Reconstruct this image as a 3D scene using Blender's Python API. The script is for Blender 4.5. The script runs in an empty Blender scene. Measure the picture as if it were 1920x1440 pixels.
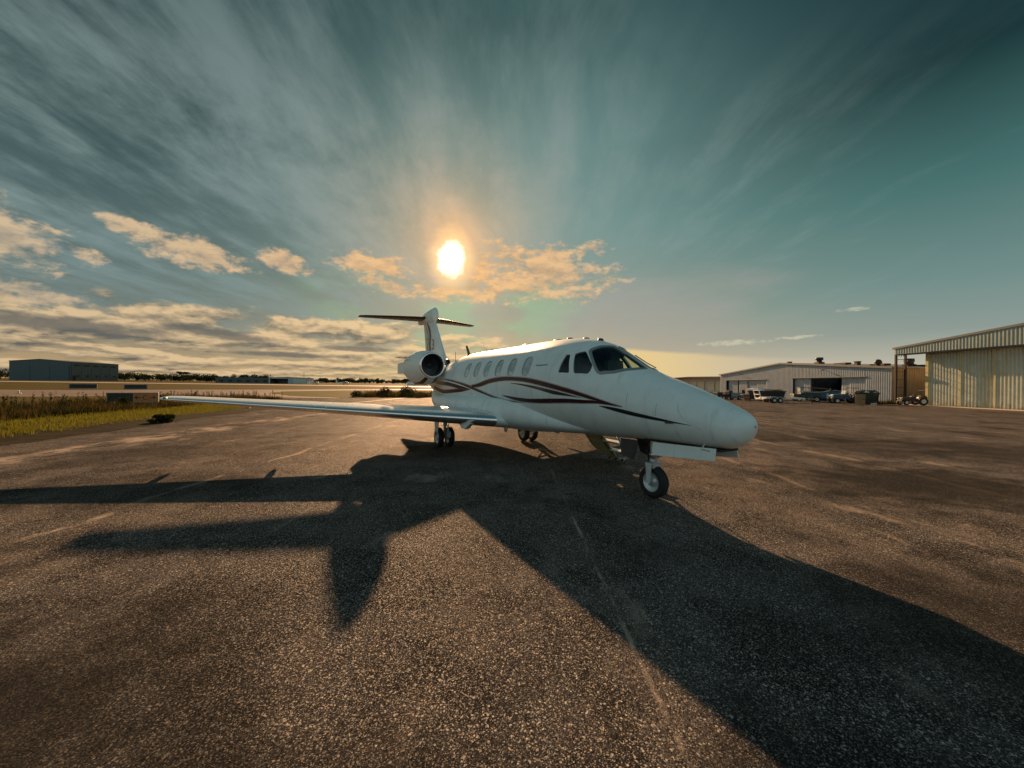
import bpy, math, random
from mathutils import Vector, Matrix
from mathutils.geometry import delaunay_2d_cdt
random.seed(7)
R = math.radians
SC = bpy.context.scene
COL = SC.collection

# ------------------------------------------------------------------ camera
CAM_H = 1.84
cam_d = bpy.data.cameras.new('camera'); cam = bpy.data.objects.new('camera', cam_d); COL.objects.link(cam)
cam_d.sensor_width = 36; cam_d.lens = 721/1920*36; cam_d.clip_start = .05; cam_d.clip_end = 9000
ro = R(.7); cr, sr = math.cos(ro), math.sin(ro)
cam.matrix_world = Matrix(((cr, -sr, 0, 0), (0, 0, -1, 0), (sr, cr, 0, CAM_H), (0, 0, 0, 1)))
SC.camera = cam
SC.view_settings.view_transform = 'Standard'
try: SC.view_settings.look = 'None'
except Exception: pass
SC.view_settings.exposure = 1; SC.view_settings.gamma = 1
SUN_AZ, SUN_EL = R(-8.8), R(20.0)
SUN_DIR = Vector((math.sin(SUN_AZ)*math.cos(SUN_EL), math.cos(SUN_AZ)*math.cos(SUN_EL), math.sin(SUN_EL)))

# ------------------------------------------------------------------ node expression helper
class V:
    def __init__(s, nt, sk): s.nt, s.sk = nt, sk
    def _m(s, op, *a):
        n = s.nt.nodes.new('ShaderNodeMath'); n.operation = op
        for i, x in enumerate((s,)+a):
            if isinstance(x, V): s.nt.links.new(x.sk, n.inputs[i])
            else: n.inputs[i].default_value = x
        return V(s.nt, n.outputs[0])
    def __add__(s, o): return s._m('ADD', o)
    __radd__ = __add__
    def __sub__(s, o): return s._m('SUBTRACT', o)
    def __rsub__(s, o): return s._m('MULTIPLY', -1.0)._m('ADD', o)
    def __mul__(s, o): return s._m('MULTIPLY', o)
    __rmul__ = __mul__
    def __truediv__(s, o): return s._m('DIVIDE', o)
    def max(s, o): return s._m('MAXIMUM', o)
    def min(s, o): return s._m('MINIMUM', o)
    def abs(s): return s._m('ABSOLUTE')
    def pow(s, o): return s._m('POWER', o)
    def exp(s): return s._m('EXPONENT')
    def ss(s, a, b):                       # smoothstep a..b -> 0..1
        n = s.nt.nodes.new('ShaderNodeMapRange'); n.interpolation_type = 'SMOOTHSTEP'
        s.nt.links.new(s.sk, n.inputs['Value']); n.inputs['From Min'].default_value = a; n.inputs['From Max'].default_value = b
        return V(s.nt, n.outputs[0])
def link(nt, v, sock):
    if isinstance(v, V): nt.links.new(v.sk, sock)
    elif isinstance(v, (tuple, list)) and len(v) == 3 and sock.type == 'RGBA': sock.default_value = (*v, 1)
    else: sock.default_value = v
def vec(nt, x, y, z):
    n = nt.nodes.new('ShaderNodeCombineXYZ')
    for i, q in enumerate((x, y, z)): link(nt, q, n.inputs[i])
    return V(nt, n.outputs[0])
def sep(nt, v):
    n = nt.nodes.new('ShaderNodeSeparateXYZ'); nt.links.new(v.sk, n.inputs[0])
    return [V(nt, o) for o in n.outputs]
def noise(nt, v, scale, detail=4, rough=.55, dist=0):
    n = nt.nodes.new('ShaderNodeTexNoise'); nt.links.new(v.sk, n.inputs['Vector'])
    n.inputs['Scale'].default_value = scale; n.inputs['Detail'].default_value = detail
    n.inputs['Roughness'].default_value = rough; n.inputs['Distortion'].default_value = dist
    return V(nt, n.outputs[0])
def voro(nt, v, scale, out=0, feature='F1'):
    n = nt.nodes.new('ShaderNodeTexVoronoi'); n.feature = feature; nt.links.new(v.sk, n.inputs['Vector'])
    n.inputs['Scale'].default_value = scale
    return V(nt, n.outputs[out])
def mix(nt, f, a, b, blend='MIX'):
    n = nt.nodes.new('ShaderNodeMix'); n.data_type = 'RGBA'; n.blend_type = blend
    link(nt, f, n.inputs[0]); link(nt, a, n.inputs[6]); link(nt, b, n.inputs[7])
    return V(nt, n.outputs[2])
def ramp(nt, f, stops):
    n = nt.nodes.new('ShaderNodeValToRGB'); nt.links.new(f.sk, n.inputs[0]); e = n.color_ramp.elements
    while len(e) < len(stops): e.new(.5)
    for el, (p, c) in zip(e, stops): el.position = p; el.color = (*c, 1)
    return V(nt, n.outputs[0])

# ------------------------------------------------------------------ sky
world = bpy.data.worlds.new('World'); SC.world = world; world.use_nodes = True
def build_world():
    nt = world.node_tree; nt.nodes.clear()
    tc = nt.nodes.new('ShaderNodeTexCoord'); D = V(nt, tc.outputs['Generated'])
    x, y, z = sep(nt, D)
    DEG = 180/math.pi
    az = x._m('ARCTAN2', y)*DEG
    el = z._m('ARCSINE')*DEG
    # angle to the sun
    dt = nt.nodes.new('ShaderNodeVectorMath'); dt.operation = 'DOT_PRODUCT'; nt.links.new(D.sk, dt.inputs[0]); dt.inputs[1].default_value = SUN_DIR
    gam = V(nt, dt.outputs['Value']).min(1.0)._m('ARCCOSINE')*DEG
    def eramp(st): return ramp(nt, el/90, [(e/90, c) for e, c in st])
    left = eramp([(0, (.56, .37, .17)), (3, (.36, .28, .17)), (7, (.16, .20, .18)), (13, (.11, .17, .165)), (21, (.058, .105, .107)), (31, (.020, .046, .048)), (55, (.008, .035, .055)), (75, (.012, .05, .08))])
    cent = eramp([(0, (.66, .48, .22)), (5, (.52, .43, .27)), (10, (.34, .37, .27)), (16, (.24, .33, .29)), (22, (.185, .315, .295)), (32, (.13, .25, .24)), (43, (.040, .10, .10)), (58, (.016, .055, .07)), (75, (.012, .05, .08))])
    right = eramp([(0, (.62, .56, .40)), (2.5, (.50, .48, .39)), (6, (.27, .33, .30)), (11, (.165, .27, .255)), (20, (.062, .165, .155)), (30, (.010, .036, .038)), (55, (.006, .03, .05)), (75, (.012, .05, .08))])
    back = eramp([(0, (.27, .33, .33)), (10, (.38, .50, .50)), (34, (.30, .44, .46)), (55, (.09, .15, .175)), (75, (.015, .055, .085))])  # unseen sky behind: bright band added to fill the jet, blue added for shadows
    base = mix(nt, (az*-1).ss(2, 50), cent, left)
    base = mix(nt, az.ss(4, 52), base, right)
    base = mix(nt, az.abs().ss(62, 115), base, back)
    # high thin cirrus in long parallel bands running away from the viewer
    zc = z.max(0)+.09
    u = x/zc; v = y/zc
    ur = u*math.cos(R(-1))-v*math.sin(R(-1)); vr = v+u*.02
    warp = noise(nt, vec(nt, u*.5, v*.3, 3.0), 1.0, 3)
    c1 = noise(nt, vec(nt, ur*2.1+warp*1.6, vr*.30+warp*.5, 0), 1.0, 7, .60)
    c2 = noise(nt, vec(nt, ur*.9+warp*.8, vr*.10, 7), 1.0, 3, .5)
    c3 = noise(nt, vec(nt, ur*6.0+warp*4.0, vr*2.6+warp*2.5, 2), 1.0, 6, .64)
    cir = (c1*.58+c2*.36+c3*.46).ss(.58, .86)
    cmask = az.ss(38, -2)*el.ss(3, 12)*(.25+.75*el.ss(52, 24))*az.abs().ss(120, 70)
    cirf = (cir*cmask)
    glow = (gam*-.15).exp()
    ccol = mix(nt, glow, (.215, .30, .295), (.74, .60, .42))
    base = mix(nt, cirf*.85, base, ccol)
    # dark thin bands between the streaks
    base = mix(nt, (c2*.6+c1*.4).ss(.50, .36)*cmask*.22, base, (.05, .085, .088))
    # faint right-hand wisps
    wis = (noise(nt, vec(nt, ur*2.0+warp, vr*.30, 11), 1.0, 7, .62)*.7+c3*.3).ss(.50, .72)*az.ss(-5, 15)*az.ss(62, 30)*el.ss(4, 12)*el.ss(40, 22)
    base = mix(nt, wis*.42, base, (.27, .36, .345))
    # mauve haze right of the sun
    hz = noise(nt, vec(nt, az*.05, el*.16, 5), 1.0, 6, .62)
    mv = ((1.0-((az-19)/20).pow(2.0)-((el-10)/7.5).pow(2.0))+(hz-.5)*2.2).ss(0, 1.3)
    base = mix(nt, mv*.6, base, (.40, .37, .34))
    # orange air round the sun
    base = mix(nt, (gam*-.22).exp()*.85, base, (1.15, .58, .20))
    # soft green iridescence in the ring of thin cloud near the sun
    ir = noise(nt, vec(nt, az*.09, el*.22, 9), 1.0, 4, .5)
    irm = gam.ss(5, 9)*gam.ss(24, 13)*el.ss(17, 11)*ir.ss(.44, .58)
    base = mix(nt, irm*.45, base, (.30, .56, .30))
    # yellow layer low on the right
    top = (5.3-((az-13).max(0)*.085))+(hz-.5)*1.6
    yl = (top-el).ss(-.35, .35)*az.ss(-8, 15)*az.abs().ss(100, 60)
    ycol = mix(nt, az.ss(14, 42), (.86, .63, .27), (.56, .50, .40))
    base = mix(nt, yl*(.90-az.ss(20, 46)*.45), base, ycol)
    # cumulus patches
    wpx = noise(nt, vec(nt, az*.30, el*.5, 31), 1.0, 4)-.5
    n1 = noise(nt, vec(nt, az*.15+wpx*.5, el*.33+wpx*.3, 0), 1.0, 9, .58)
    n2 = noise(nt, vec(nt, az*.15+wpx*.5, el*.33+wpx*.3+.26, 0), 1.0, 7, .58)
    n3 = noise(nt, vec(nt, az*.75+wpx, el*1.25, 4), 1.0, 6, .60)
    def field(bl):
        f = None
        for a0, e0, wa, we, tilt in bl:
            ee = (el-e0)+(az-a0)*tilt
            b = 1.0-((az-a0)/wa).pow(2.0)-(ee/we).pow(2.0)
            f = b if f is None else f.max(b)
        return f.max(-2.0)
    near = field([(-53.5, 12.9, 6.2, 3.2, .10), (-48.2, 12.3, 1.8, .9, .2), (-45.1, 15.9, 2.4, 1.1, 0), (-39.5, 14.7, 6.0, 2.1, .16), (-31, 15.0, 3.2, 1.5, .2),
                  (-20.7, 16.2, 6.5, 1.8, .10), (-18.5, 13.4, 4.6, 1.2, .22), (2.5, 15.7, 12.5, 4.0, .05), (7.5, 18.6, 6.5, 1.8, -.1), (-6.5, 13.4, 9, 1.6, 0),
                  (-53, 7.6, 6, 1.5, 0)])
    dens = (near*1.05+(n1-.5)*4.6+(n3-.5)*2.8+.12).ss(.05, 1.15)
    lit = ((n1-n2)*3.2+.66+(n3-.5)*.9).min(1.0).max(0.0)
    wcol = mix(nt, (gam*-.055).exp(), (.66, .52, .34), (1.10, .56, .17))
    dcol = mix(nt, (gam*-.05).exp(), (.20, .215, .205), (.62, .36, .16))
    base = mix(nt, dens*.9, base, mix(nt, lit, dcol, wcol))
    # low stratocumulus bank on the left
    le = (el.max(0)+2.0)._m('LOGARITHM', math.e)
    wb_ = noise(nt, vec(nt, az*.22, le*4.0, 41), 1.0, 4)-.5
    b1 = noise(nt, vec(nt, az*.125+wb_*.35, le*3.3+wb_*.3, 21), 1.0, 8, .57)
    b2 = noise(nt, vec(nt, az*.125+wb_*.35, le*3.3+wb_*.3+.28, 21), 1.0, 6, .57)
    bm = az.ss(16, -16)*el.ss(10.5, 7.0)*az.abs().ss(130, 80)
    bd = (b1+bm*.30-.24+(n3-.5)*.10).ss(.42, .56)*bm.ss(0, .25)
    blit = ((b1-b2)*5.0+.58+(n3-.5)*.9).min(1.0).max(0.0)
    bw = mix(nt, (gam*-.045).exp(), (.70, .52, .31), (1.0, .66, .30))
    bk = mix(nt, (gam*-.045).exp(), (.075, .092, .095), (.30, .23, .15))
    base = mix(nt, bd*.92, base, mix(nt, blit, bk, bw))
    # two long dark cloud bases
    dk = (field([(-49.5, 5.2, 10.5, 1.0, .03), (-37.5, 5.5, 6.5, .85, .09), (-22, 4.6, 6, .5, 0), (-31, 3.4, 8, .4, 0), (-14, 3.6, 5, .45, 0)])+(n3-.5)*1.3+(n1-.5)*1.0).ss(.05, .95)
    base = mix(nt, dk*.85, base, mix(nt, (gam*-.05).exp(), (.085, .10, .105), (.34, .26, .17)))
    # thin bright lens cloud on the right
    th = (field([(30.0, 5.7, 5.0, .42, -.03), (36.5, 6.0, 3.0, .25, -.03), (41.5, 8.7, 1.8, .25, 0)])+(n3-.5)*3.4+(noise(nt, vec(nt, az*1.6, el*5.0, 3), 1.0, 5)-.5)*2.0).ss(.0, 1.3)
    base = mix(nt, th*.6, base, (.70, .64, .46))
    # the sun itself burning through the cloud edge
    sx = (az-SUN_AZ*DEG+.3)*math.cos(SUN_EL); sy = el-(SUN_EL*DEG-2.4)
    rr = ((sx*sx)+(sy*sy)*.66).pow(.5)*1.75+(n1-.5)*3.6+(n3-.5)*1.5
    core = rr.ss(3.9, 1.1)
    base = mix(nt, rr.ss(7.0, 1.8)*.62, base, (1.6, 1.0, .45))
    base = mix(nt, core, base, (3.2, 3.0, 2.5))
    sky = nt.nodes.new('ShaderNodeTexSky'); sky.sky_type = 'NISHITA'; sky.sun_disc = False
    sky.sun_elevation = SUN_EL; sky.sun_rotation = SUN_AZ; sky.dust_density = 2.0
    sc = nt.nodes.new('ShaderNodeVectorMath'); sc.operation = 'MULTIPLY_ADD'
    nt.links.new(base.sk, sc.inputs[0]); sc.inputs[1].default_value = (9.6, 9.6, 9.6)
    s2 = nt.nodes.new('ShaderNodeVectorMath'); s2.operation = 'SCALE'; nt.links.new(sky.outputs[0], s2.inputs[0]); s2.inputs[3].default_value = .012
    nt.links.new(s2.outputs[0], sc.inputs[2])
    bg = nt.nodes.new('ShaderNodeBackground'); bg.inputs[1].default_value = .05; nt.links.new(sc.outputs[0], bg.inputs[0])
    out = nt.nodes.new('ShaderNodeOutputWorld'); nt.links.new(bg.outputs[0], out.inputs[0])
build_world()
sun_d = bpy.data.lights.new('sun', 'SUN'); sun = bpy.data.objects.new('sun', sun_d); COL.objects.link(sun)
sun_d.energy = 5.0; sun_d.angle = R(.55); sun_d.color = (1, .59, .31)
sun.location = (-20, 60, 40); sun.rotation_euler = SUN_DIR.to_track_quat('Z', 'Y').to_euler()

# ------------------------------------------------------------------ mesh helpers
def mesh_obj(name, verts, faces, mats, parent=None, midx=None, smooth=False):
    me = bpy.data.meshes.new(name); me.from_pydata(verts, [], faces)
    for m in (mats if isinstance(mats, (list, tuple)) else [mats]): me.materials.append(m)
    if midx: me.polygons.foreach_set('material_index', midx)
    if smooth is True: me.polygons.foreach_set('use_smooth', [True]*len(faces))
    elif smooth: me.polygons.foreach_set('use_smooth', smooth)
    me.update()
    o = bpy.data.objects.new(name, me); COL.objects.link(o)
    if parent: o.parent = parent
    return o
class MB:
    def __init__(s): s.v, s.f, s.m, s.s = [], [], [], []
    def add(s, vs, fs, mi=0, sm=False):
        k = len(s.v); s.v += [tuple(p) for p in vs]; s.f += [tuple(i+k for i in f) for f in fs]; s.m += [mi]*len(fs); s.s += [sm]*len(fs); return s
    def box(s, c, d, rz=0, mi=0, rx=0, ry=0):
        M = Matrix.Translation(c) @ Matrix.Rotation(rz, 4, 'Z') @ Matrix.Rotation(ry, 4, 'Y') @ Matrix.Rotation(rx, 4, 'X')
        x, y, z = d[0]/2, d[1]/2, d[2]/2; b = min(x, y, z)*.12
        # chamfered box
        vs = []
        for sx in (-1, 1):
            for sy in (-1, 1):
                for sz in (-1, 1):
                    vs += [(sx*x, sy*(y-b), sz*(z-b)), (sx*(x-b), sy*y, sz*(z-b)), (sx*(x-b), sy*(y-b), sz*z)]
        ix = lambda sx, sy, sz, a: (((sx > 0)*4+(sy > 0)*2+(sz > 0))*3+a)
        fs = []
        for t in (-1, 1):
            q = [ix(t, -1, -1, 0), ix(t, 1, -1, 0), ix(t, 1, 1, 0), ix(t, -1, 1, 0)]; fs.append(q if t > 0 else q[::-1])
            q = [ix(-1, t, -1, 1), ix(-1, t, 1, 1), ix(1, t, 1, 1), ix(1, t, -1, 1)]; fs.append(q if t > 0 else q[::-1])
            q = [ix(-1, -1, t, 2), ix(1, -1, t, 2), ix(1, 1, t, 2), ix(-1, 1, t, 2)]; fs.append(q if t > 0 else q[::-1])
        for a in (-1, 1):
            for c_ in (-1, 1):
                q = [ix(a, c_, -1, 0), ix(a, c_, -1, 1), ix(a, c_, 1, 1), ix(a, c_, 1, 0)]; fs.append(q if a*c_ > 0 else q[::-1])
                q = [ix(a, -1, c_, 0), ix(a, 1, c_, 0), ix(a, 1, c_, 2), ix(a, -1, c_, 2)]; fs.append(q if a*c_ > 0 else q[::-1])
                q = [ix(-1, a, c_, 2), ix(1, a, c_, 2), ix(1, a, c_, 1), ix(-1, a, c_, 1)]; fs.append(q if a*c_ > 0 else q[::-1])
                for e in (-1, 1):
                    q = [ix(a, c_, e, 0), ix(a, c_, e, 1), ix(a, c_, e, 2)]; fs.append(q if a*c_*e > 0 else q[::-1])
        return s.add([M @ Vector(p) for p in vs], fs, mi)
    def tube(s, p0, p1, r0, r1=None, n=10, mi=0, cap=True):
        p0, p1 = Vector(p0), Vector(p1); r1 = r0 if r1 is None else r1
        d = (p1-p0).normalized(); a = d.orthogonal().normalized(); b = d.cross(a)
        vs = []
        for p, r in ((p0, r0), (p1, r1)):
            vs += [p+(a*math.cos(t)+b*math.sin(t))*r for t in (2*math.pi*i/n for i in range(n))]
        fs = [(i, (i+1) % n, n+(i+1) % n, n+i) for i in range(n)]
        s.add(vs, fs, mi, True)
        if cap:
            s.add(vs[:n], [tuple(range(n))[::-1]], mi); s.add(vs[n:], [tuple(range(n))], mi)
        return s
    def path(s, pts, r, n=8, mi=0):
        for a, b in zip(pts, pts[1:]): s.tube(a, b, r, r, n, mi)
        return s
    def lathe(s, c, axis, prof, n=32, mi=0, yscale=None):
        """prof: list of (d along axis, radius)"""
        c, ax = Vector(c), Vector(axis).normalized()
        a = Vector((0, 0, 1)) if abs(ax.z) < .9 else Vector((1, 0, 0)); a = (a-ax*a.dot(ax)).normalized(); b = ax.cross(a)
        vs = []
        for d, r in prof:
            for i in range(n):
                t = 2*math.pi*i/n; ca, sa = math.cos(t), math.sin(t)
                k = 1 if yscale is None else (yscale if ca < 0 else 1)
                vs.append(c+ax*d+(a*ca*k+b*sa)*r)
        fs = []
        for j in range(len(prof)-1):
            for i in range(n):
                fs.append((j*n+i, j*n+(i+1) % n, (j+1)*n+(i+1) % n, (j+1)*n+i))
        return s.add(vs, fs, mi, True)
    def loft(s, rings, closed=True, caps=True, mi=0, sm=True):
        n = len(rings[0]); vs = [p for r in rings for p in r]; fs = []
        for j in range(len(rings)-1):
            for i in range(n if closed else n-1):
                fs.append((j*n+i, j*n+(i+1) % n, (j+1)*n+(i+1) % n, (j+1)*n+i))
        s.add(vs, fs, mi, sm)
        if caps and closed:
            s.add(rings[0], [tuple(range(n))[::-1]], mi); s.add(rings[-1], [tuple(range(n))], mi)
        return s
    def prism(s, poly, off, mi=0):
        """poly: list of 3d points, off: extrusion vector"""
        n = len(poly); o = Vector(off); a = [Vector(p) for p in poly]; b = [p+o for p in a]
        s.add(a+b, [tuple(range(n))[::-1], tuple(range(n, 2*n))]+[(i, (i+1) % n, n+(i+1) % n, n+i) for i in range(n)], mi); return s
    def build(s, name, mats, parent=None): return mesh_obj(name, s.v, s.f, mats, parent, s.m, s.s)
def tag(o, label=None, cat=None, group=None, kind=None):
    for k, v in (('label', label), ('category', cat), ('group', group), ('kind', kind)):
        if v: o[k] = v
    return o
def thing(name, label, cat, loc=(0, 0, 0), rz=0, group=None):
    o = bpy.data.objects.new(name, None); COL.objects.link(o); o.empty_display_size = .3
    o.location = loc; o.rotation_euler = (0, 0, rz); return tag(o, label, cat, group)
def dup(root, loc, rz, label=None):
    r = root.copy(); COL.objects.link(r); r.location = loc; r.rotation_euler = (0, 0, rz)
    if label: r['label'] = label
    for ch in list(root.children):
        c = ch.copy(); COL.objects.link(c); c.parent = r
        for g in ch.children:
            d = g.copy(); COL.objects.link(d); d.parent = c
    return r

# ------------------------------------------------------------------ materials
def mat(name, col, rough=.5, metal=0, coat=0, spec=.5, noise_amt=.12, nscale=6, bump=0, bscale=40, rough_var=0):
    m = bpy.data.materials.new(name); m.use_nodes = True; nt = m.node_tree; b = nt.nodes['Principled BSDF']
    b.inputs['Roughness'].default_value = rough; b.inputs['Metallic'].default_value = metal
    b.inputs['Coat Weight'].default_value = coat; b.inputs['Coat Roughness'].default_value = .08; b.inputs['Specular IOR Level'].default_value = spec
    tc = nt.nodes.new('ShaderNodeTexCoord'); P = V(nt, tc.outputs['Object'])
    n = noise(nt, P, nscale, 6, .6)
    k = (n-.5)*(2*noise_amt)
    c = mix(nt, n.ss(.3, .75), tuple(x*(1-noise_amt) for x in col), tuple(min(1, x*(1+noise_amt)) for x in col))
    nt.links.new(c.sk, b.inputs['Base Color'])
    if rough_var:
        nt.links.new((noise(nt, P, nscale*2, 5, .6)*rough_var+(rough-rough_var/2)).sk, b.inputs['Roughness'])
    if bump:
        bn = nt.nodes.new('ShaderNodeBump'); bn.inputs['Strength'].default_value = bump; bn.inputs['Distance'].default_value = .01
        nt.links.new(noise(nt, P, bscale, 5).sk, bn.inputs['Height']); nt.links.new(bn.outputs[0], b.inputs['Normal'])
    return m
M = {}
M['paint'] = mat('aircraft_paint', (.70, .78, .77), .45, 0, .06, .4, noise_amt=.05, nscale=3, rough_var=.12)
def grime(m):
    nt = m.node_tree; b = nt.nodes['Principled BSDF']; tc = nt.nodes.new('ShaderNodeTexCoord'); P = V(nt, tc.outputs['Object']); x, y, z = sep(nt, P)
    src = V(nt, b.inputs['Base Color'].links[0].from_socket)
    st = noise(nt, vec(nt, x*3, y*7, z*1.1), 1.0, 6, .65); bl = noise(nt, vec(nt, x*9, y*9, z*9), 1.0, 5, .7)
    c = mix(nt, (st.ss(.52, .75)*.35+bl.ss(.60, .75)*.18), src, (.33, .34, .32))
    # rivet and panel rows every frame bay
    fr = (y*1.0)._m('FRACT'); ln = (fr-.5).abs().ss(.0035, .0015)*y.ss(1.0, 1.2)
    c = mix(nt, ln*.35, c, (.22, .24, .24)); nt.links.new(c.sk, b.inputs['Base Color'])
    bn = nt.nodes.new('ShaderNodeBump'); bn.inputs['Strength'].default_value = .12; bn.inputs['Distance'].default_value = .02
    nt.links.new((noise(nt, vec(nt, x*1.5, y*2.2, z*1.5), 1.0, 2)).sk, bn.inputs['Height']); nt.links.new(bn.outputs[0], b.inputs['Normal']); nt.links.new(bn.outputs[0], b.inputs['Coat Normal'])
grime(M['paint'])
M['maroon'] = mat('maroon_paint', (.040, .006, .012), .42, 0, .05, .3)
M['black_paint'] = mat('black_paint', (.010, .013, .015), .3, 0, .3)
M['silver_paint'] = mat('silver_paint', (.42, .43, .44), .35, .3, .2)
M['olive_panel'] = mat('olive_panel', (.46, .38, .19), .55)
M['chrome'] = mat('polished_metal', (.95, .90, .86), .26, 1, noise_amt=.04, rough_var=.08)
M['metal'] = mat('bare_metal', (.45, .46, .47), .35, .9, rough_var=.2)
M['dark_metal'] = mat('dark_metal', (.035, .04, .045), .4, .5)
M['rubber'] = mat('tyre_rubber', (.012, .012, .013), .75, bump=.2)
M['black'] = mat('interior_black', (.006, .007, .008), .6)
M['boot'] = mat('deice_boot', (.012, .014, .017), .45)
M['window_blind'] = mat('cabin_window_glass', (.40, .46, .46), .10, 0, .5, noise_amt=.3, nscale=5)
M['seat'] = mat('seat_fabric', (.10, .11, .11), .7)
def glass(name, tint, gl=.1):
    m = bpy.data.materials.new(name); m.use_nodes = True; nt = m.node_tree; nt.nodes.clear()
    out = nt.nodes.new('ShaderNodeOutputMaterial'); mx = nt.nodes.new('ShaderNodeMixShader'); t = nt.nodes.new('ShaderNodeBsdfTransparent')
    g = nt.nodes.new('ShaderNodeBsdfGlossy'); g.inputs['Roughness'].default_value = .03
    t.inputs[0].default_value = (*tint, 1); f = nt.nodes.new('ShaderNodeFresnel'); f.inputs[0].default_value = 1.4
    tc = nt.nodes.new('ShaderNodeTexCoord'); n = noise(nt, V(nt, tc.outputs['Object']), 9, 3)
    nt.links.new((V(nt, f.outputs[0])*.9+n*gl).sk, mx.inputs[0])
    nt.links.new(t.outputs[0], mx.inputs[1]); nt.links.new(g.outputs[0], mx.inputs[2]); nt.links.new(mx.outputs[0], out.inputs[0]); return m
M['glass'] = glass('cockpit_glass', (.62, .72, .68), .06)

def ground_mat():
    m = bpy.data.materials.new('worn_asphalt'); m.use_nodes = True; nt = m.node_tree; b = nt.nodes['Principled BSDF']
    tc = nt.nodes.new('ShaderNodeTexCoord'); P = V(nt, tc.outputs['Object']); x, y, z = sep(nt, P)
    big = noise(nt, P, .22, 5, .6); mid = noise(nt, P, 1.3, 6, .62); fine = noise(nt, P, 55, 4, .7)
    lanes = noise(nt, vec(nt, x*.55, y*.06, 1.0), 1.0, 6, .6)
    c = mix(nt, big.ss(.32, .70), (.036, .034, .033), (.108, .098, .092))
    c = mix(nt, lanes.ss(.42, .72)*.55, c, (.190, .148, .118))
    c = mix(nt, mid.ss(.56, .40)*.8, c, (.020, .019, .019))
    # aggregate: dark binder with pale and brown stones
    vd = voro(nt, P, 170, 1); vs = sep(nt, vd)[0]
    c = mix(nt, vs.ss(.74, .97)*.9, c, (.34, .305, .26))
    c = mix(nt, vs.ss(.40, .12)*.85, c, (.012, .011, .011))
    v2 = sep(nt, voro(nt, P, 95, 1))[1]
    c = mix(nt, v2.ss(.93, .98)*.85, c, (.50, .45, .38))
    c = mix(nt, fine.ss(.5, .8)*.3, c, (.14, .115, .09))
    # paving-lane joints with dust and pale filler (x position, wobble, width, dust width, strength, y range)
    wob = noise(nt, vec(nt, y*.35, x*.2, 2), 1.0, 4)-.5
    brk = noise(nt, vec(nt, x*1.6, y*.8, 4), 1.0, 7, .70)
    for x0, wb, w, dw, st, y0, y1 in ((.88, .14, .016, .12, .75, -5, 10), (-5.55, .9, .05, .55, .75, 1, 21), (-2.92, .2, .012, .1, .5, 3, 7), (-11.3, 1.6, .5, 1.9, .9, 3, 26),
                                  (8.7, .9, .10, .9, .5, 2, 24), (5.5, 1.0, .06, .8, .42, 1, 16), (4.72, .3, .02, .5, .22, -3, 9), (-8.6, .8, .03, .4, .4, 8, 34), (12.8, .9, .04, .6, .45, 3, 40), (17.5, 1.0, .05, .7, .4, 3, 45)):
        d = (x-x0-wob*wb).abs(); yr = y.ss(y0, y0+2.0)*y.ss(y1, y1-4.0)
        c = mix(nt, d.ss(w*1.8, w*.4)*brk.ss(.44, .60)*yr*st, c, (.46, .38, .30))
        c = mix(nt, d.ss(dw, 0)*brk.ss(.50, .70)*yr*st*.85, c, (.30, .22, .165))
    # scattered dusty and oily patches from noise
    pt = noise(nt, vec(nt, x*.9, y*.45, 8), 1.0, 5, .6)
    c = mix(nt, pt.ss(.60, .74)*.6, c, (.38, .31, .25))
    st_ = noise(nt, vec(nt, x*.5, y*.4, 15), 1.0, 4, .55)
    c = mix(nt, st_.ss(.54, .70)*.75, c, (.020, .019, .018))
    for ox, oy, ra, rb, k in ((-3.6, 1.8, 2.7, 1.9, .97), (-1.2, 1.3, 1.6, .8, .85), (-9.5, 5.0, 2.6, 2.2, .7), (15, 11, 4, 3, .6), (-6.5, 6.5, 2.2, 1.6, .5), (4.5, 3.0, 2.6, 1.6, .7), (8.4, 7.4, 3.2, 2.4, .85), (-9.5, 9.0, 1.6, 2.6, .5), (12, 13, 4, 3, .4)):  # dark patches; the near-left ones paint lens corner falloff into the asphalt colour
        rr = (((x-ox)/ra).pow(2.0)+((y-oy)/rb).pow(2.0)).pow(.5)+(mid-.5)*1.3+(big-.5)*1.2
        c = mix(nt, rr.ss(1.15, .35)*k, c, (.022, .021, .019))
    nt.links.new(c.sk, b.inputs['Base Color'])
    chip = vs.ss(.62, .80)
    nt.links.new((mid*.12+.72-chip*.2).sk, b.inputs['Roughness']); b.inputs['Specular Tint'].default_value = (1, .72, .45, 1)
    nt.links.new((chip*.035).sk, b.inputs['Specular IOR Level'])
    bn = nt.nodes.new('ShaderNodeBump'); bn.inputs['Strength'].default_value = .45; bn.inputs['Distance'].default_value = .005
    nt.links.new((vs*.5+fine*.8).sk, bn.inputs['Height'])
    # each stone chip lies at its own small tilt, so that single chips catch the sun
    vm = nt.nodes.new('ShaderNodeVectorMath'); vm.operation = 'SUBTRACT'; nt.links.new(vd.sk, vm.inputs[0]); vm.inputs[1].default_value = (.5, .5, .5)
    v3 = nt.nodes.new('ShaderNodeVectorMath'); v3.operation = 'MULTIPLY_ADD'; nt.links.new(vm.outputs[0], v3.inputs[0]); v3.inputs[1].default_value = (.55, .55, 0); nt.links.new(bn.outputs[0], v3.inputs[2])
    v4 = nt.nodes.new('ShaderNodeVectorMath'); v4.operation = 'NORMALIZE'; nt.links.new(v3.outputs[0], v4.inputs[0]); nt.links.new(v4.outputs[0], b.inputs['Normal'])
    return m
M['asphalt'] = ground_mat()
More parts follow.
